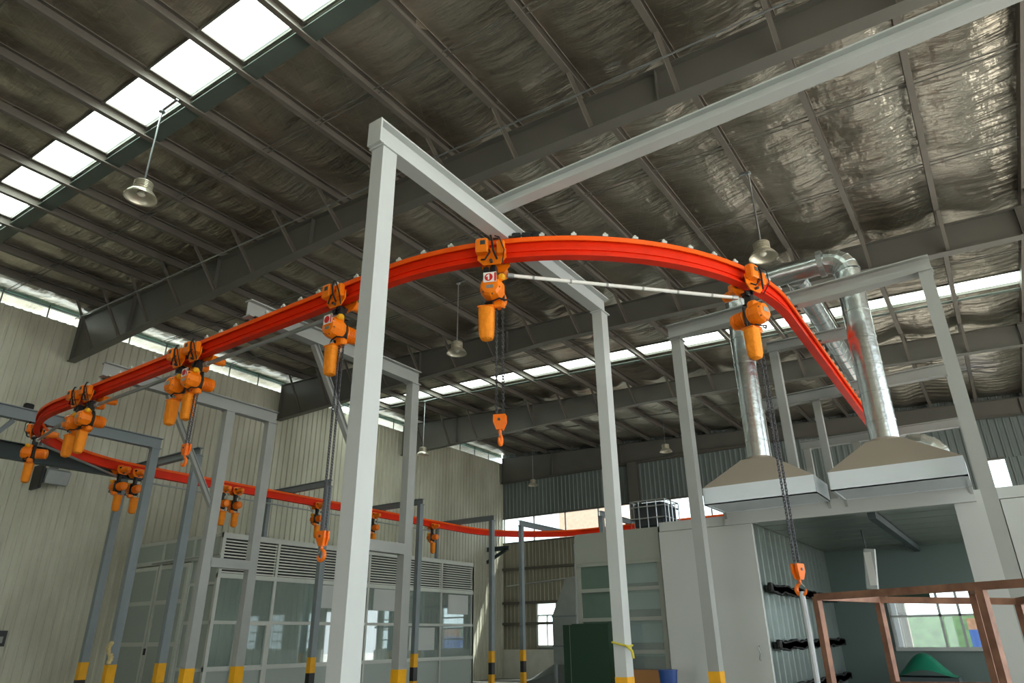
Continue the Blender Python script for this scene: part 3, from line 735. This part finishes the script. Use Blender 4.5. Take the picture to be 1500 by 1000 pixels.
# spacer tubes that keep the trolleys apart
def bar(p, q, m, r, label, z=RZ-0.12, rings=True):
    a_ = Vector((p[0], p[1], z)); b_ = Vector((q[0], q[1], z)); d_ = (b_-a_).normalized()
    t = thing('spacer_tube', label, 'tube', (a_+b_)/2, 0, 'spacer tubes between the hoists')
    MB().tube([a_+d_*0.16, b_-d_*0.16], r, 12).build('tube', m, t, smooth=True)
    for e in (a_+d_*0.12, b_-d_*0.18): MB().tube([e, e+d_*0.06], r*1.35, 10).build('clevis', 'zinc', t)
    if rings:
        L_ = (b_-a_).length
        for k in range(1, int(L_/0.35)): MB().tube([a_+d_*0.35*k, a_+d_*(0.35*k+0.02)], r*1.12, 10).build('band', 'galv_dull', t)
H = lambda n: HOIST[n].location
bar(H('one'), H('corner'), 'white', 0.017, 'white spacer tube between hoist number one and the hoist on the right bend')
bar(H('two'), H('lead'), 'galv_dull', 0.024, 'grey spacer tube below the track, left of the nearest pale post', rings=False)
bar(H('lead_b'), H('pair_a'), 'galv_dull', 0.024, 'grey spacer tube between the two left hoist pairs', rings=False)
bar(H('pair_b'), H('bend'), 'galv_dull', 0.024, 'grey spacer tube ending at the hoist on the far-left bend', rings=False)
bar(H('bend'), H('f1'), 'galv_dull', 0.02, 'grey spacer tube cutting the far-left bend in front of the dark spur', rings=False)
bar(H('f2'), H('f3'), 'galv_dull', 0.02, 'pale spacer tube under the far run left of the booth', rings=False)
bar(H('f4'), H('f5'), 'galv_dull', 0.02, 'pale spacer tube under the far run above the booth louvres', rings=False)
bar(H('f5'), H('f6'), 'galv_dull', 0.02, 'pale spacer tube under the far run behind the nearest pale post', rings=False)
bar(H('f6'), H('f7'), 'galv_dull', 0.02, 'pale spacer tube under the far run at the booth right half', rings=False)
px, py, pz = HOIST['corner'].location
# sling hung in the right hook
hk = HOIST['corner']; v = Matrix.Rotation(hk.rotation_euler.z, 3, 'Z') @ Vector((-0.05, 0, 0))
sx_, sy_ = px+v.x, py+v.y; zt = RZ-2.55-0.215
tag(MB().tube([(sx_, sy_, zt), (sx_+0.004, sy_, zt-0.3), (sx_+0.002, sy_, 0.9), (sx_, sy_, 0.02)], 0.022, 8).build('lifting_sling', 'sling_white', smooth=True), 'pale lifting sling hanging straight down from the right hook', 'sling')

# ------------------------------------------------------------------ glass booth with louvres along the left wall
BX, BY0, BY1, BZ = -14.5, 9.42, 18.76, 3.84
t = thing('glass_booth', 'long glass booth with louvred top band standing along the left wall', 'booth', (-16.2, 14, 0))
XB = -18.2
divs = [BY0, 10.98, 14.05, 15.6, 17.15, BY1]
m = MB()
for y in (BY0+0.04, BY1-0.04): m.box(BX-0.08, BX, y-0.04, y+0.04, 0, BZ)
for y in divs[1:-1]: m.box(BX-0.07, BX, y-0.035, y+0.035, 0, BZ)
for z0, z1 in ((BZ-0.12, BZ), (2.86, 2.96), (1.90, 1.97), (0.96, 1.05)): m.box(BX-0.07, BX+0.004, BY0, BY1, z0, z1)
for x in (-15.6, -16.9, XB+0.04): m.box(x-0.035, x+0.035, BY0, BY0+0.07, 0, BZ)
for z0, z1 in ((BZ-0.08, BZ), (3.28, 3.38), (2.72, 2.78), (1.90, 1.97), (0.96, 1.03)): m.box(XB, BX-0.002, BY0+0.003, BY0+0.056, z0+0.001, z1-0.001)
m.box(BX-0.08, BX, BY1-0.07, BY1, 0, BZ).box(XB, BX, BY1-0.06, BY1, BZ-0.1, BZ)
m.build('frame', 'frame_alu', t)
B(XB, BX-0.02, BY0+0.02, BY1-0.02, BZ-0.03, BZ-0.005).build('roof_panel', 'skylight_sheet', t)  # unseen roof, made translucent to let daylight into the booth
for k in range(5):
    y0, y1 = divs[k]+0.05, divs[k+1]-0.05
    m = MB(); z = 2.97; m.cur = 0
    while z < BZ-0.14:
        m.add([(BX-0.004, y0, z), (BX-0.004, y1, z), (BX-0.055, y1, z+0.018), (BX-0.055, y0, z+0.018), (BX-0.004, y0, z+0.032), (BX-0.004, y1, z+0.032), (BX-0.055, y1, z+0.034), (BX-0.055, y0, z+0.034)],
              [(3,2,1,0), (4,5,6,7), (0,1,5,4), (2,3,7,6), (0,4,7,3), (1,2,6,5)]); z += 0.068
    m.cur = 1; m.box(BX-0.075, BX-0.07, y0, y1, 2.95, BZ-0.12)
    m.build('louvre_panel', ['louvre_alu', 'dark_gap'], t)
for k in range(5):
    y0, y1 = divs[k]+0.035, divs[k+1]-0.035
    B(BX-0.04, BX-0.032, y0, y1, 1.97, 2.86).build('glass_pane', 'booth_glass', t)
    B(BX-0.04, BX-0.032, y0, y1, 1.05, 1.90).build('glass_pane', 'booth_glass', t)
    B(BX-0.05, BX-0.03, y0, y1, 0.02, 0.96).build('lower_panel', 'teal_panel', t)
# white blinds fixed on the panes
for y0, y1, z0, z1 in ((12.2, 13.7, 2.30, 2.85), (14.3, 15.2, 2.28, 2.84), (17.5, 18.5, 2.25, 2.82), (15.8, 16.9, 1.25, 1.86)):
    B(BX-0.031, BX-0.022, y0, y1, z0, z1).build('blind', 'panel_white', t)
# side facing the camera: double door and fixed panels
for x0, x1 in ((-15.56, BX-0.08), (-16.86, -15.64), (XB+0.08, -16.94)):
    B(x0, x1, BY0+0.02, BY0+0.03, 3.38, BZ-0.08).build('side_panel', 'teal_panel', t)
    if x0 > -15.6:
        for z0, z1 in ((2.78, 3.28), (1.97, 2.72), (1.03, 1.90), (0.05, 0.96)): B(x0, x1, BY0+0.02, BY0+0.03, z0, z1).build('side_panel', 'teal_panel', t)
for x0, x1 in ((-16.86, -15.62), (-18.08, -16.90)):
    d = MB()
    for a_, b_ in ((x0, x0+0.08), (x1-0.08, x1)): d.box(a_, b_, BY0-0.05, BY0, 0.03, 3.24)
    for z in (0.03, 1.46, 2.36, 3.15): d.box(x0+0.08, x1-0.08, BY0-0.047, BY0-0.003, z, z+0.09)
    d = d.build('door', 'frame_alu', t)
    for z0, z1 in ((0.12, 1.46), (1.55, 2.36), (2.45, 3.15)): B(x0+0.08, x1-0.08, BY0-0.03, BY0-0.02, z0, z1).build('door_panel', 'teal_panel', d)
    if x0 > -17: B(x0+0.02, x0+0.06, BY0-0.09, BY0-0.05, 1.28, 1.42).build('lock', 'black_metal', d)
# front door with a dark handle near the left corner
d = MB()
y0, y1 = 10.05, 10.92
for a_, b_ in ((y0, y0+0.06), (y1-0.06, y1)): d.box(BX-0.03, BX+0.03, a_, b_, 0.02, 1.95)
for z in (0.02, 0.95, 1.88): d.box(BX-0.027, BX+0.027, y0+0.06, y1-0.06, z, z+0.07)
d = d.build('front_door', 'frame_alu', t)
MB().tube([(BX+0.03, y0+0.05, 0.95), (BX+0.09, y0+0.05, 1.0), (BX+0.09, y0+0.05, 1.22), (BX+0.03, y0+0.05, 1.27)], 0.014, 8).build('handle', 'black_metal', d)
MB().tube([(XB+0.9, BY0-0.01, 3.32), (-16.2, BY0-0.06, 3.33), (-15.0, BY0-0.06, 3.34), (-14.45, BY0-0.05, 3.36)], 0.02, 8).build('pipe', 'galv_dull', t)
tag(MB().sweep(rprof(0.05, 0.05), (-18.4, 20.3, 2.96), (-17.6, 18.78, 2.96)).build('wall_bracket', 'galv_dull'), 'short steel bracket sticking out between the booth right end and the wall', 'bracket')

# ------------------------------------------------------------------ oven at right: white doors, header, open metal-lined chamber
OX0, OX1, OY, OB, OZ = -3.46, 0.75, 8.30, 12.45, 2.84
t = thing('drying_oven', 'white walk-in oven at right with open metal-lined chamber', 'oven', (-1.3, 10.3, 0))
B(OX0, OX1, OY, OB, OZ-0.02, OZ+0.02).build('roof', 'panel_grey', t)
B(OX0, OX1, OY-0.03, OY+0.03, OZ-0.09, OZ+0.02).build('header', 'panel_white', t)
B(-2.60, -0.08, OY-0.10, OY-0.03, OZ-0.10, OZ+0.07).build('header_beam', 'panel_white', t)
d = B(OX0, -2.31, OY-0.06, OY, 0.05, OZ-0.10).build('door_panel', 'panel_white', t)
MB().tube([(-2.42, OY-0.06, 1.30), (-2.42, OY-0.10, 1.31), (-2.40, OY-0.105, 1.37), (-2.42, OY-0.10, 1.43), (-2.42, OY-0.06, 1.44)], 0.008, 6).build('handle', 'galv_dull', d)
B(-0.275, 0.10, OY-0.06, OY, 0.05, OZ-0.07).build('door_panel', 'panel_white', t)
B(0.115, OX1, OY-0.05, OY, 0.05, OZ-0.10).build('wall_panel', 'panel_white', t)
B(OX0, -2.38, OY, OY+0.06, 0, OZ-0.02).build('front_wall', 'panel_grey', t); B(-0.22, OX1, OY, OY+0.06, 0, OZ-0.02).build('front_wall', 'panel_grey', t)
B(OX0, OX0+0.06, OY, OB, 0, OZ-0.02).build('side_wall', 'panel_grey', t); B(OX1-0.06, OX1, OB-0.1, OB, 0, OZ-0.02).build('rear_post', 'panel_grey', t)
corr = corrugated('y', -2.38, OY+0.06, OB, 0, OZ-0.02, 1, 0.24, 0.004); corr.build('lining_left', 'booth_inner', t)
B(-0.16, -0.10, OB-0.06, OB, 0, OZ-0.02).build('rear_post', 'booth_inner', t)
m = MB(); y = OY+0.06
while y < OB-0.05: m.box(-2.36, -0.14, y+0.014, min(y+0.5, OB)-0.012, OZ-0.06, OZ-0.03); y += 0.5
m.build('ceiling_panels', 'oven_ceiling', t)
B(-2.38, -0.12, OY+0.06, OB, OZ-0.03, OZ-0.022).build('ceiling_backing', 'dark_gap', t)
MB().sweep(rprof(0.08, 0.08), (-1.06, OY+0.1, OZ-0.15), (-1.04, OB-0.05, OZ-0.15)).build('ceiling_beam', 'siding_dark', t)
# back wall around a window
WY0, WY1 = 1.36, 2.15
m = MB().box(-2.38, -1.62, OB-0.05, OB, 0, OZ-0.03).box(-0.42, -0.12, OB-0.05, OB, 0, OZ-0.03).box(-1.62, -0.42, OB-0.05, OB, 0, WY0).box(-1.62, -0.42, OB-0.05, OB, WY1, OZ-0.03)
m.build('back_wall', 'oven_back', t)
fr = MB().box(-1.62, -0.42, OB-0.10, OB-0.05, WY0-0.05, WY0).box(-1.62, -0.42, OB-0.08, OB-0.05, WY1, WY1+0.03)
for x in (-1.60, -0.95, -0.70, -0.44): fr.box(x-0.016, x+0.016, OB-0.08, OB-0.04, WY0, WY1)
fr.box(-1.62, -0.42, OB-0.08, OB-0.04, 1.77, 1.80)
fr = fr.build('window_frame', 'galv_dull', t)
B(-1.60, -0.44, OB-0.03, OB-0.025, WY0, WY1).build('window_pane', 'clear_glass', fr)
B(-1.60, -1.02, OB-0.075, OB-0.055, 2.0, 2.15).build('window_shutter', 'dark_green', fr)
for z, y1 in ((2.05, OB-0.1), (1.44, OB-0.1), (0.98, OB-0.1)):
    m = MB(); y = OY+0.35
    m.box(-2.355, -2.31, OY+0.3, y1, z-0.035, z+0.035)
    while y < y1-0.1:
        m.rbox((-2.30, y, z+0.012*math.sin(y*9)), (0.05, 0.13, 0.088+0.014*math.sin(y*17)), Matrix.Rotation(0.12*math.sin(y*23), 3, 'X'), 0.01); y += 0.05
    m.build('rubber_seal', 'black_strip', t)
ls = MB().rbox((-1.40, 10.0, 2.30), (0.14, 0.06, 0.50), Matrix.Rotation(0.12, 3, 'Y'), 0.01).build('lamp_housing', 'galv_dull', t)
B(-1.44, -1.36, 9.955, 9.968, 2.10, 2.50).build('lamp_tube', 'white', ls)
MB().tube([(-1.41, 10.0, 2.55), (-1.42, 10.0, OZ-0.06)], 0.01, 6).build('lamp_rod', 'siding_dark', ls)

# ------------------------------------------------------------------ exhaust hoods and silver ducts
def hood(x0, x1, dx, label):
    y0, y1, z0, z1 = 7.55, 8.19, 2.88, 3.07
    t = thing('exhaust_hood', label, 'hood', ((x0+x1)/2, (y0+y1)/2, z0), 0, 'exhaust hoods over the oven')
    sk = MB(); e = 0.004
    sk.box(x0, x1, y0, y0+e, z0, z1).box(x0, x1, y1-e, y1, z0, z1).box(x0, x0+e, y0, y1, z0, z1).box(x1-e, x1, y0, y1, z0, z1)
    sk.build('skirt', 'hood_white', t)
    cx, cy, r, zc, q = dx, 7.88, 0.145, 3.385, 0.16
    lo = [(x0, y0, z1), (x1, y0, z1), (x1, y1, z1), (x0, y1, z1)]; hi = [(cx-q, cy-q, zc-0.02), (cx+q, cy-q, zc-0.02), (cx+q, cy+q, zc-0.02), (cx-q, cy+q, zc-0.02)]
    m = MB(); m.add(lo+hi, [(i, (i+1) % 4, 4+(i+1) % 4, 4+i) for i in range(4)] + [(4, 5, 6, 7)])
    m.lathe([(r, zc-0.02), (r, zc+0.01)], (cx, cy, 0), n=24); m.build('cone', 'hood_tan', t)
    m = MB(); m.add([(x0, y0, z0+0.02), (x1, y0, z0+0.02), (x1, y1, z0+0.008), (x0, y1, z0+0.008)], [(0, 1, 2, 3)])
    m.box(x0, x1, y0, y0+0.03, z0, z0+0.012).box(x0, x0+0.03, y0, y1, z0, z0+0.012).box(x1-0.03, x1, y0, y1, z0, z0+0.012)
    m.build('filter_panel', 'hood_white', t)
    for x in (x0+0.02, x1-0.02): MB().sweep(rprof(0.03, 0.03), (x, y1-0.02, z0), (x, OY-0.10, OZ-0.03)).build('bracket', 'grey_paint', t)
    return t
hood(-2.60, -1.405, -2.01, 'left exhaust hood with pale skirt and tan cone over the oven door')
hood(-1.275, -0.08, -0.715, 'right exhaust hood with pale skirt and tan cone, under the thicker silver riser')
def ribbed(m, pts, r, n=20, step=0.32):
    pts = [Vector(p) for p in pts]; m.tube(pts, r, n)
    for a_, b_ in zip(pts, pts[1:]):
        L_ = (b_-a_).length; d_ = (b_-a_).normalized(); k = step*0.6
        while k < L_-0.05: m.tube([a_+d_*k, a_+d_*(k+0.018)], r+0.005, n); k += step
def elbow(c, r, R_, a0, a1, ax, ay, n=5):
    return [Vector(c) + Vector(ax)*R_*math.cos(a0+(a1-a0)*k/n) + Vector(ay)*R_*math.sin(a0+(a1-a0)*k/n) for k in range(n+1)]
DY, r = 7.9, 0.142
t = thing('exhaust_duct', 'silver spiral duct rising from both exhaust hoods and crossing above the right frame', 'duct', (-1.3, DY, 3.38))
m = MB(); ribbed(m, [(-0.715, DY-0.02, 3.385), (-0.70, DY, 5.38)], r); m.build('riser', 'galv', t, smooth=True)
m = MB(); ribbed(m, [(-2.01, DY-0.02, 3.385), (-2.0, DY, 5.38)], 0.128); m.build('riser', 'galv', t, smooth=True)
m = MB(); e1 = elbow((-0.90, DY, 5.38), r, 0.2, 0, PI/2, (1, 0, 0), (0, 0, 1)); m.tube(e1, r, 20)
for p, q in zip(e1, e1[1:]): m.tube([p, p+(q-p)*0.14], r+0.006, 20)
m.build('elbow', 'galv', t)
m = MB(); ribbed(m, [(-0.90, DY, 5.58), (-1.80, DY, 5.58)], 0.13); m.build('cross_duct', 'galv', t, smooth=True)
m = MB(); e1 = elbow((-1.80, DY, 5.38), r, 0.2, PI/2, PI, (1, 0, 0), (0, 0, 1)); m.tube(e1, 0.13, 20); m.build('elbow', 'galv', t)
m = MB(); ribbed(m, [(-1.26, DY+0.05, 5.52), (-1.27, 8.4, 5.5), (-1.29, 11.9, 5.45)], 0.12); m.build('branch', 'galv', t, smooth=True)
MB().tube([(-0.98, DY, 5.58), (-0.92, DY, 5.58)], 0.16, 20).build('flange', 'galv_dull', t)
t = thing('far_duct', 'short silver duct with round bends behind the right exhaust hood', 'duct', (-0.6, 10.2, RB))
e1 = elbow((-0.62, 10.2, 3.55), 0.15, 0.26, 0, PI, (1, 0, 0), (0, 0, 1), 8); m = MB()
m.tube([(-0.36, 10.2, RB+0.02)] + e1 + [(-0.88, 10.2, RB+0.02)], 0.16, 18)
for p, q in zip(e1, e1[1:]): m.tube([p, p+(q-p)*0.14], 0.166, 18)
m.build('bend', 'galv', t)
B(-1.02, -0.2, 10.0, 10.4, RB-0.001, RB+0.03).build('base_plate', 'galv_dull', t)

# ------------------------------------------------------------------ filter cabinet, wire crate, green cabinet
CX0, CX1, CY = -4.70, -3.49, 8.30
t = thing('filter_cabinet', 'grey framed cabinet with glazed shelves left of the white oven door', 'cabinet', (-4.1, 8.8, 0))
m = MB()
for x in (CX0+0.03, -4.07, CX1-0.03):
    m.box(x-0.03, x+0.03, CY, CY+0.06, 0, 2.42 if x == -4.07 else 2.80)
for z in (2.42, 2.10, 1.75, 1.38): m.box(CX0, CX1, CY-0.005, CY+0.06, z-0.022, z+0.022)
for x in (CX0+0.03, CX1-0.03): m.box(x-0.03, x+0.03, 9.5, 9.56, 0, 2.80)
m.build('frame', 'panel_grey', t)
B(CX0, CX1, CY-0.012, CY+0.02, 2.44, 2.80).build('top_panel', 'panel_grey', t)
B(CX0, CX1, CY, 9.56, 2.79, 2.82).build('roof', 'panel_grey', t)
for z0, z1 in ((2.12, 2.40), (1.77, 2.08), (1.40, 1.73), (0.2, 1.36)):
    B(-4.04, CX1-0.06, CY+0.02, CY+0.026, z0, z1).build('glass_pane', 'booth_glass', t)
    B(CX0+0.06, -4.10, CY+0.02, CY+0.026, z0, z1).build('cloth_panel', 'green_cloth', t)
for z in (2.08, 1.72, 1.36): B(-4.04, CX1-0.06, CY+0.05, 9.5, z-0.03, z+0.012).build('shelf', 'galv_dull', t)
for z0, z1 in ((2.17, 2.40), (1.86, 2.06), (1.48, 1.70)): B(-4.02, CX1-0.09, CY+0.06, CY+0.08, z0, z1).build('filter_sheet', 'panel_white', t)
B(-4.70, -3.49, 9.5, 9.56, 0, 2.79).build('back_panel', 'dark_gap', t)
B(-4.70, -4.67, CY+0.06, 9.5, 0, 2.79).build('side_panel', 'panel_grey', t); B(-3.52, -3.49, CY+0.06, 9.5, 0, 2.79).build('side_panel', 'panel_grey', t)
tag(MB().tube([(-4.86, 8.6, 0), (-4.86, 8.6, 2.74)], 0.03, 10).build('upright_pipe', 'zinc'), 'bright upright pipe along the left edge of the filter cabinet', 'pipe')
t = thing('wire_crate', 'dark container in a pale wire cage on the roof of the filter cabinet', 'crate', (-3.7, 8.95, 2.82))
x0, x1, y0, y1, z0, z1 = -4.0, -3.50, 8.62, 9.10, 2.84, 3.22
MB().rbox(((x0+x1)/2, (y0+y1)/2, (z0+z1)/2+0.005), (x1-x0-0.06, y1-y0-0.06, z1-z0-0.05), None, 0.03).build('container', 'tank_dark', t)
m = MB()
for k in range(6):
    z = z0+(z1-z0)*k/5
    if k in (0, 2, 4, 5): m.tube([(x0, y0, z), (x1, y0, z), (x1, y1, z), (x0, y1, z), (x0, y0, z)], 0.009, 6)
for k in range(5):
    q = x0+(x1-x0)*k/4; m.tube([(q, y0, z0), (q, y0, z1)], 0.008, 6).tube([(q, y1, z0), (q, y1, z1)], 0.008, 6)
    q = y0+(y1-y0)*k/4; m.tube([(x1, q, z0), (x1, q, z1)], 0.008, 6).tube([(x0, q, z0), (x0, q, z1)], 0.008, 6)
m.build('wire_cage', 'zinc', t)
B(x0, x1, y0, y1, 2.82, 2.84).build('pallet', 'galv_dull', t)
t = thing('green_cabinet', 'dark green steel cabinet standing before the filter cabinet, behind the middle post', 'cabinet', (-4.35, 7.95, 0))
B(-4.55, -4.05, 7.86, 8.16, 0.0, 1.70).build('body', 'dark_green', t)
B(-4.57, -4.05, 7.845, 7.86, 0.03, 1.69).build('door', 'dark_green', t)
B(-4.70, -4.585, 7.9, 8.0, 0.0, 1.69).build('side_leaf', 'dark_green', t)
B(-4.585, -4.565, 7.86, 7.9, 0.0, 1.69).build('edge_strip', 'panel_grey', t)
tag(B(-4.0, -3.56, 8.15, 8.22, 0, 1.19).build('cardboard_sheet', 'cardboard'), 'brown cardboard sheet leaning at the foot of the filter cabinet', 'cardboard')
t = thing('paint_bucket', 'blue bucket on a stand between the filter cabinet and the white oven door', 'bucket', (-3.30, 7.75, 0))
MB().lathe([(0.09, 1.06), (0.1, 1.20), (0.105, 1.2), (0.105, 1.215), (0.02, 1.22)], (-3.30, 7.75, 0), n=16).build('pail', 'blue_plastic', t, smooth=True)
MB().lathe([(0.10, 0.95), (0.10, 1.06)], (-3.30, 7.75, 0), n=16).build('label_band', 'white', t)
m = MB()
for a_ in (-0.08, 0.08):
    for b_ in (-0.08, 0.08): m.box(-3.30+a_-0.012, -3.30+a_+0.012, 7.75+b_-0.012, 7.75+b_+0.012, 0, 0.93)
m.box(-3.41, -3.19, 7.64, 7.86, 0.93, 0.95); m.build('stand', 'grey_paint', t)
m = MB(); V = []
for k in range(17):
    a_ = 2*PI*k/16; V.append((-3.035+0.085*max(-0.78, min(0.78, math.cos(a_)*1.1)), 6.15+0.095*max(-0.8, min(0.8, math.sin(a_)*1.1)), 1.49-0.02*math.cos(a_)))
m.tube(V, 0.009, 6).tube([(-2.965, 6.10, 1.47), (-2.93, 6.12, 1.43), (-2.92, 6.12, 1.37)], 0.012, 6)
tag(m.build('rope_tie', 'yellow_rope', smooth=True), 'yellow rope tied round the middle pale post', 'rope')

# ------------------------------------------------------------------ copper coloured tube rack at lower right
t = thing('tube_rack', 'rusty copper coloured tube rack standing in front of the oven at lower right', 'rack', (-0.5, 5.8, 0))
R1, R2, R3, R4 = Vector((-1.19, 5.65, 1.80)), Vector((-0.87, 6.25, 1.79)), Vector((0.02, 6.35, 1.75)), Vector((0.62, 4.62, 1.80))
RM = R1 + (R4-R1)*0.575
def tb(p, q, name='rail', s_=0.045):
    MB().sweep([(-s_/2, -s_/2), (s_/2, -s_/2), (s_/2, s_/2), (-s_/2, s_/2)], p, q, up=(0, 0, 1) if abs((Vector(q)-Vector(p)).normalized().z) < 0.9 else (0.5, 0.86, 0)).build(name, 'copper_tube', t)
tb(R1, R4); tb(R1, R2); tb(R2, R3); tb(R3, R4)
R5 = Vector((-0.21, 5.62, 1.80))
for p in (R1, R2, R3, RM, R5): tb(Vector((p.x, p.y, 0)), p, 'post')
tb(RM, R5)
tb((R2.x, R2.y, 1.20), (R5.x, R5.y, 1.24)); tb((R1.x, R1.y, 0.3), (R2.x, R2.y, 0.3)); tb((R2.x, R2.y, 0.3), (R3.x, R3.y, 0.3)); tb((RM.x, RM.y, 0.3), (R4.x, R4.y, 0.3)); tb((R4.x, R4.y, 0), R4, 'post')
# green plastic sheet humped on the floor of the oven
m = MB(); P = []
nx, ny = 16, 10
for j in range(ny+1):
    for i in range(nx+1):
        u, v = i/nx, j/ny
        P.append((-1.62+0.75*u, 11.6+0.5*v, 1.0+0.30*math.sin(PI*u)**1.5*math.sin(PI*v*0.8+0.3)))
m.add(P, [(j*(nx+1)+i, j*(nx+1)+i+1, (j+1)*(nx+1)+i+1, (j+1)*(nx+1)+i) for j in range(ny) for i in range(nx)])
t = thing('covered_bench', 'low bench under a humped glossy green sheet inside the oven', 'bench', (-1.2, 11.8, 0))
m.build('sheet', 'green_sheet', t, smooth=True)
m = MB().box(-1.66, -0.85, 11.58, 12.12, 0.93, 1.0)
for a_ in (-1.63, -0.88):
    for b_ in (11.61, 12.09): m.box(a_-0.03, a_+0.03, b_-0.03, b_+0.03, 0, 0.93)
m.build('table', 'siding_dark', t)

# ------------------------------------------------------------------ wall fittings and far corner
t = thing('floodlight', 'grey box floodlight on the left wall under the dark spur', 'lamp', (-18.2, 7.0, 5.0))
MB().rbox((-18.18, 7.1, 5.2), (0.42, 0.55, 0.36), Matrix.Rotation(0.25, 3, 'Y'), 0.03).build('housing', 'galv_dull', t)
MB().rbox((-18.20, 6.76, 5.14), (0.5, 0.06, 0.56), None, 0.01).build('side_arm', 'black_metal', t)
MB().box(-18.5, -18.3, 7.0, 7.2, 5.36, 5.44).build('bracket', 'siding_dark', t)
t = thing('wall_notice', 'small black framed notice low on the left wall at the picture edge', 'notice', (-18.44, 6.85, 1.5))
B(-18.47, -18.445, 6.6, 7.08, 1.5, 1.82).build('board', 'black_metal', t); B(-18.445, -18.44, 6.66, 7.02, 1.57, 1.70).build('sheet', 'panel_grey', t)
tag(MB().rbox((-18.42, 6.26, 6.75), (0.12, 0.2, 0.2), None, 0.02).build('sensor', 'black_metal'), 'tiny black sensor high on the left wall above the far-left beam', 'sensor')
MBr = MB()
for k in range(9): a_ = k*0.7; MBr.rbox((-12.40+0.035*math.cos(a_), 6.32+0.03*math.sin(a_), 1.26+0.035*k), (0.08, 0.05, 0.06), Matrix.Rotation(a_, 3, 'X'), 0.012)
tag(MBr.build('rag', 'rag_cream'), 'cream rag stuck on the striped post at far left', 'rag')
t = thing('dust_collector', 'grey sheet-metal unit with sloping hood against the far wall beside the small window', 'machine', (-13.0, 22.3, 0))
m = MB().box(-13.5, -12.55, 22.0, 22.9, 0.7, 2.25); V = [(-13.5, 22.0, 2.25), (-12.55, 22.0, 2.25), (-12.55, 22.9, 2.25), (-13.5, 22.9, 2.25), (-12.95, 22.1, 3.5), (-12.55, 22.1, 3.5), (-12.55, 22.8, 3.5), (-12.95, 22.8, 3.5)]
m.add(V, [(4,5,6,7)] + [(i, (i+1) % 4, 4+(i+1) % 4, 4+i) for i in range(4)]); m.build('hood', 'galv_dull', t)
m = MB()
for z in (1.25, 2.2): m.box(-13.52, -12.53, 21.98, 22.92, z, z+0.05)
m.build('seam', 'portal_paint', t)
m = MB()
for a_ in (-13.45, -12.6):
    for b_ in (22.05, 22.85): m.box(a_-0.04, a_+0.04, b_-0.04, b_+0.04, 0, 0.7)
m.build('leg', 'portal_paint', t)
m = MB(); P = []; nx, ny = 18, 10
for j in range(ny+1):
    for i in range(nx+1):
        u, v = i/nx, j/ny; h = (0.15+1.25*u**1.3)*min(1, 4*(1-u)+0.6)*math.sin(PI*min(1, max(0, 0.15+v*0.7)))
        P.append((-15.6+2.1*u, 23.2+1.4*v, max(0.02, h+0.08*noise.noise(Vector((u*5, v*5, 1))))))
m.add(P, [(j*(nx+1)+i, j*(nx+1)+i+1, (j+1)*(nx+1)+i+1, (j+1)*(nx+1)+i) for j in range(ny) for i in range(nx)])
n0 = len(P); edge = [i for i in range(nx+1)] + [(j+1)*(nx+1)-1 for j in range(1, ny+1)] + [ny*(nx+1)+i for i in range(nx-1, -1, -1)] + [j*(nx+1) for j in range(ny-1, 0, -1)]
m.add([(P[i][0], P[i][1], 0.0) for i in edge], []); ne = len(edge)
for k in range(ne): m.f.append([edge[k], edge[(k+1) % ne], n0+(k+1) % ne, n0+k]); m.mi.append(0)
tag(m.build('tarpaulin_heap', 'tarp_grey', smooth=True), 'grey tarpaulin heap sloping up in front of the white masonry foot of the far wall', 'tarpaulin')
tag(MB().tube([(-18.2, 25.9, 3.62), (-13.0, 25.7, 3.9)], 0.03, 6).build('wall_pipe', 'zinc'), 'thin pale pipe along the far wall left of the filter cabinet', 'pipe')
t = thing('wall_bracket', 'dark steel bracket high in the far left corner under the track bend', 'bracket', (-17.9, 24.8, 4.5))
MB().sweep(iprof(0.16, 0.18), (-18.45, 24.8, 5.0), (-17.3, 24.8, 5.0)).build('arm', 'siding_dark', t)
MB().sweep(iprof(0.1, 0.12), (-18.45, 24.8, 4.5), (-17.4, 24.8, 4.98)).build('strut', 'siding_dark', t)
# things in the yard seen through the far windows
tag(B(-22, -18.8, 37, 41, 0, 14).build('brick_building', 'brick'), 'sunlit brick building outside the long far window', 'building')
tag(B(-1.7, -0.9, 33.0, 34.2, 1.65, 2.05).build('orange_crate', 'copper_tube'), 'orange crate stacked outside, seen through the oven window', 'crate')
tag(B(-1.7, 1.0, 33.0, 34.6, 0.6, 1.65).build('blue_skip', 'blue_plastic'), 'blue skip outside, seen through the oven window', 'skip')
tag(B(-7, 6, 41, 42.2, 0, 2.3).build('hedge', 'yard_hedge'), 'green hedge outside, far behind the oven window', 'hedge')
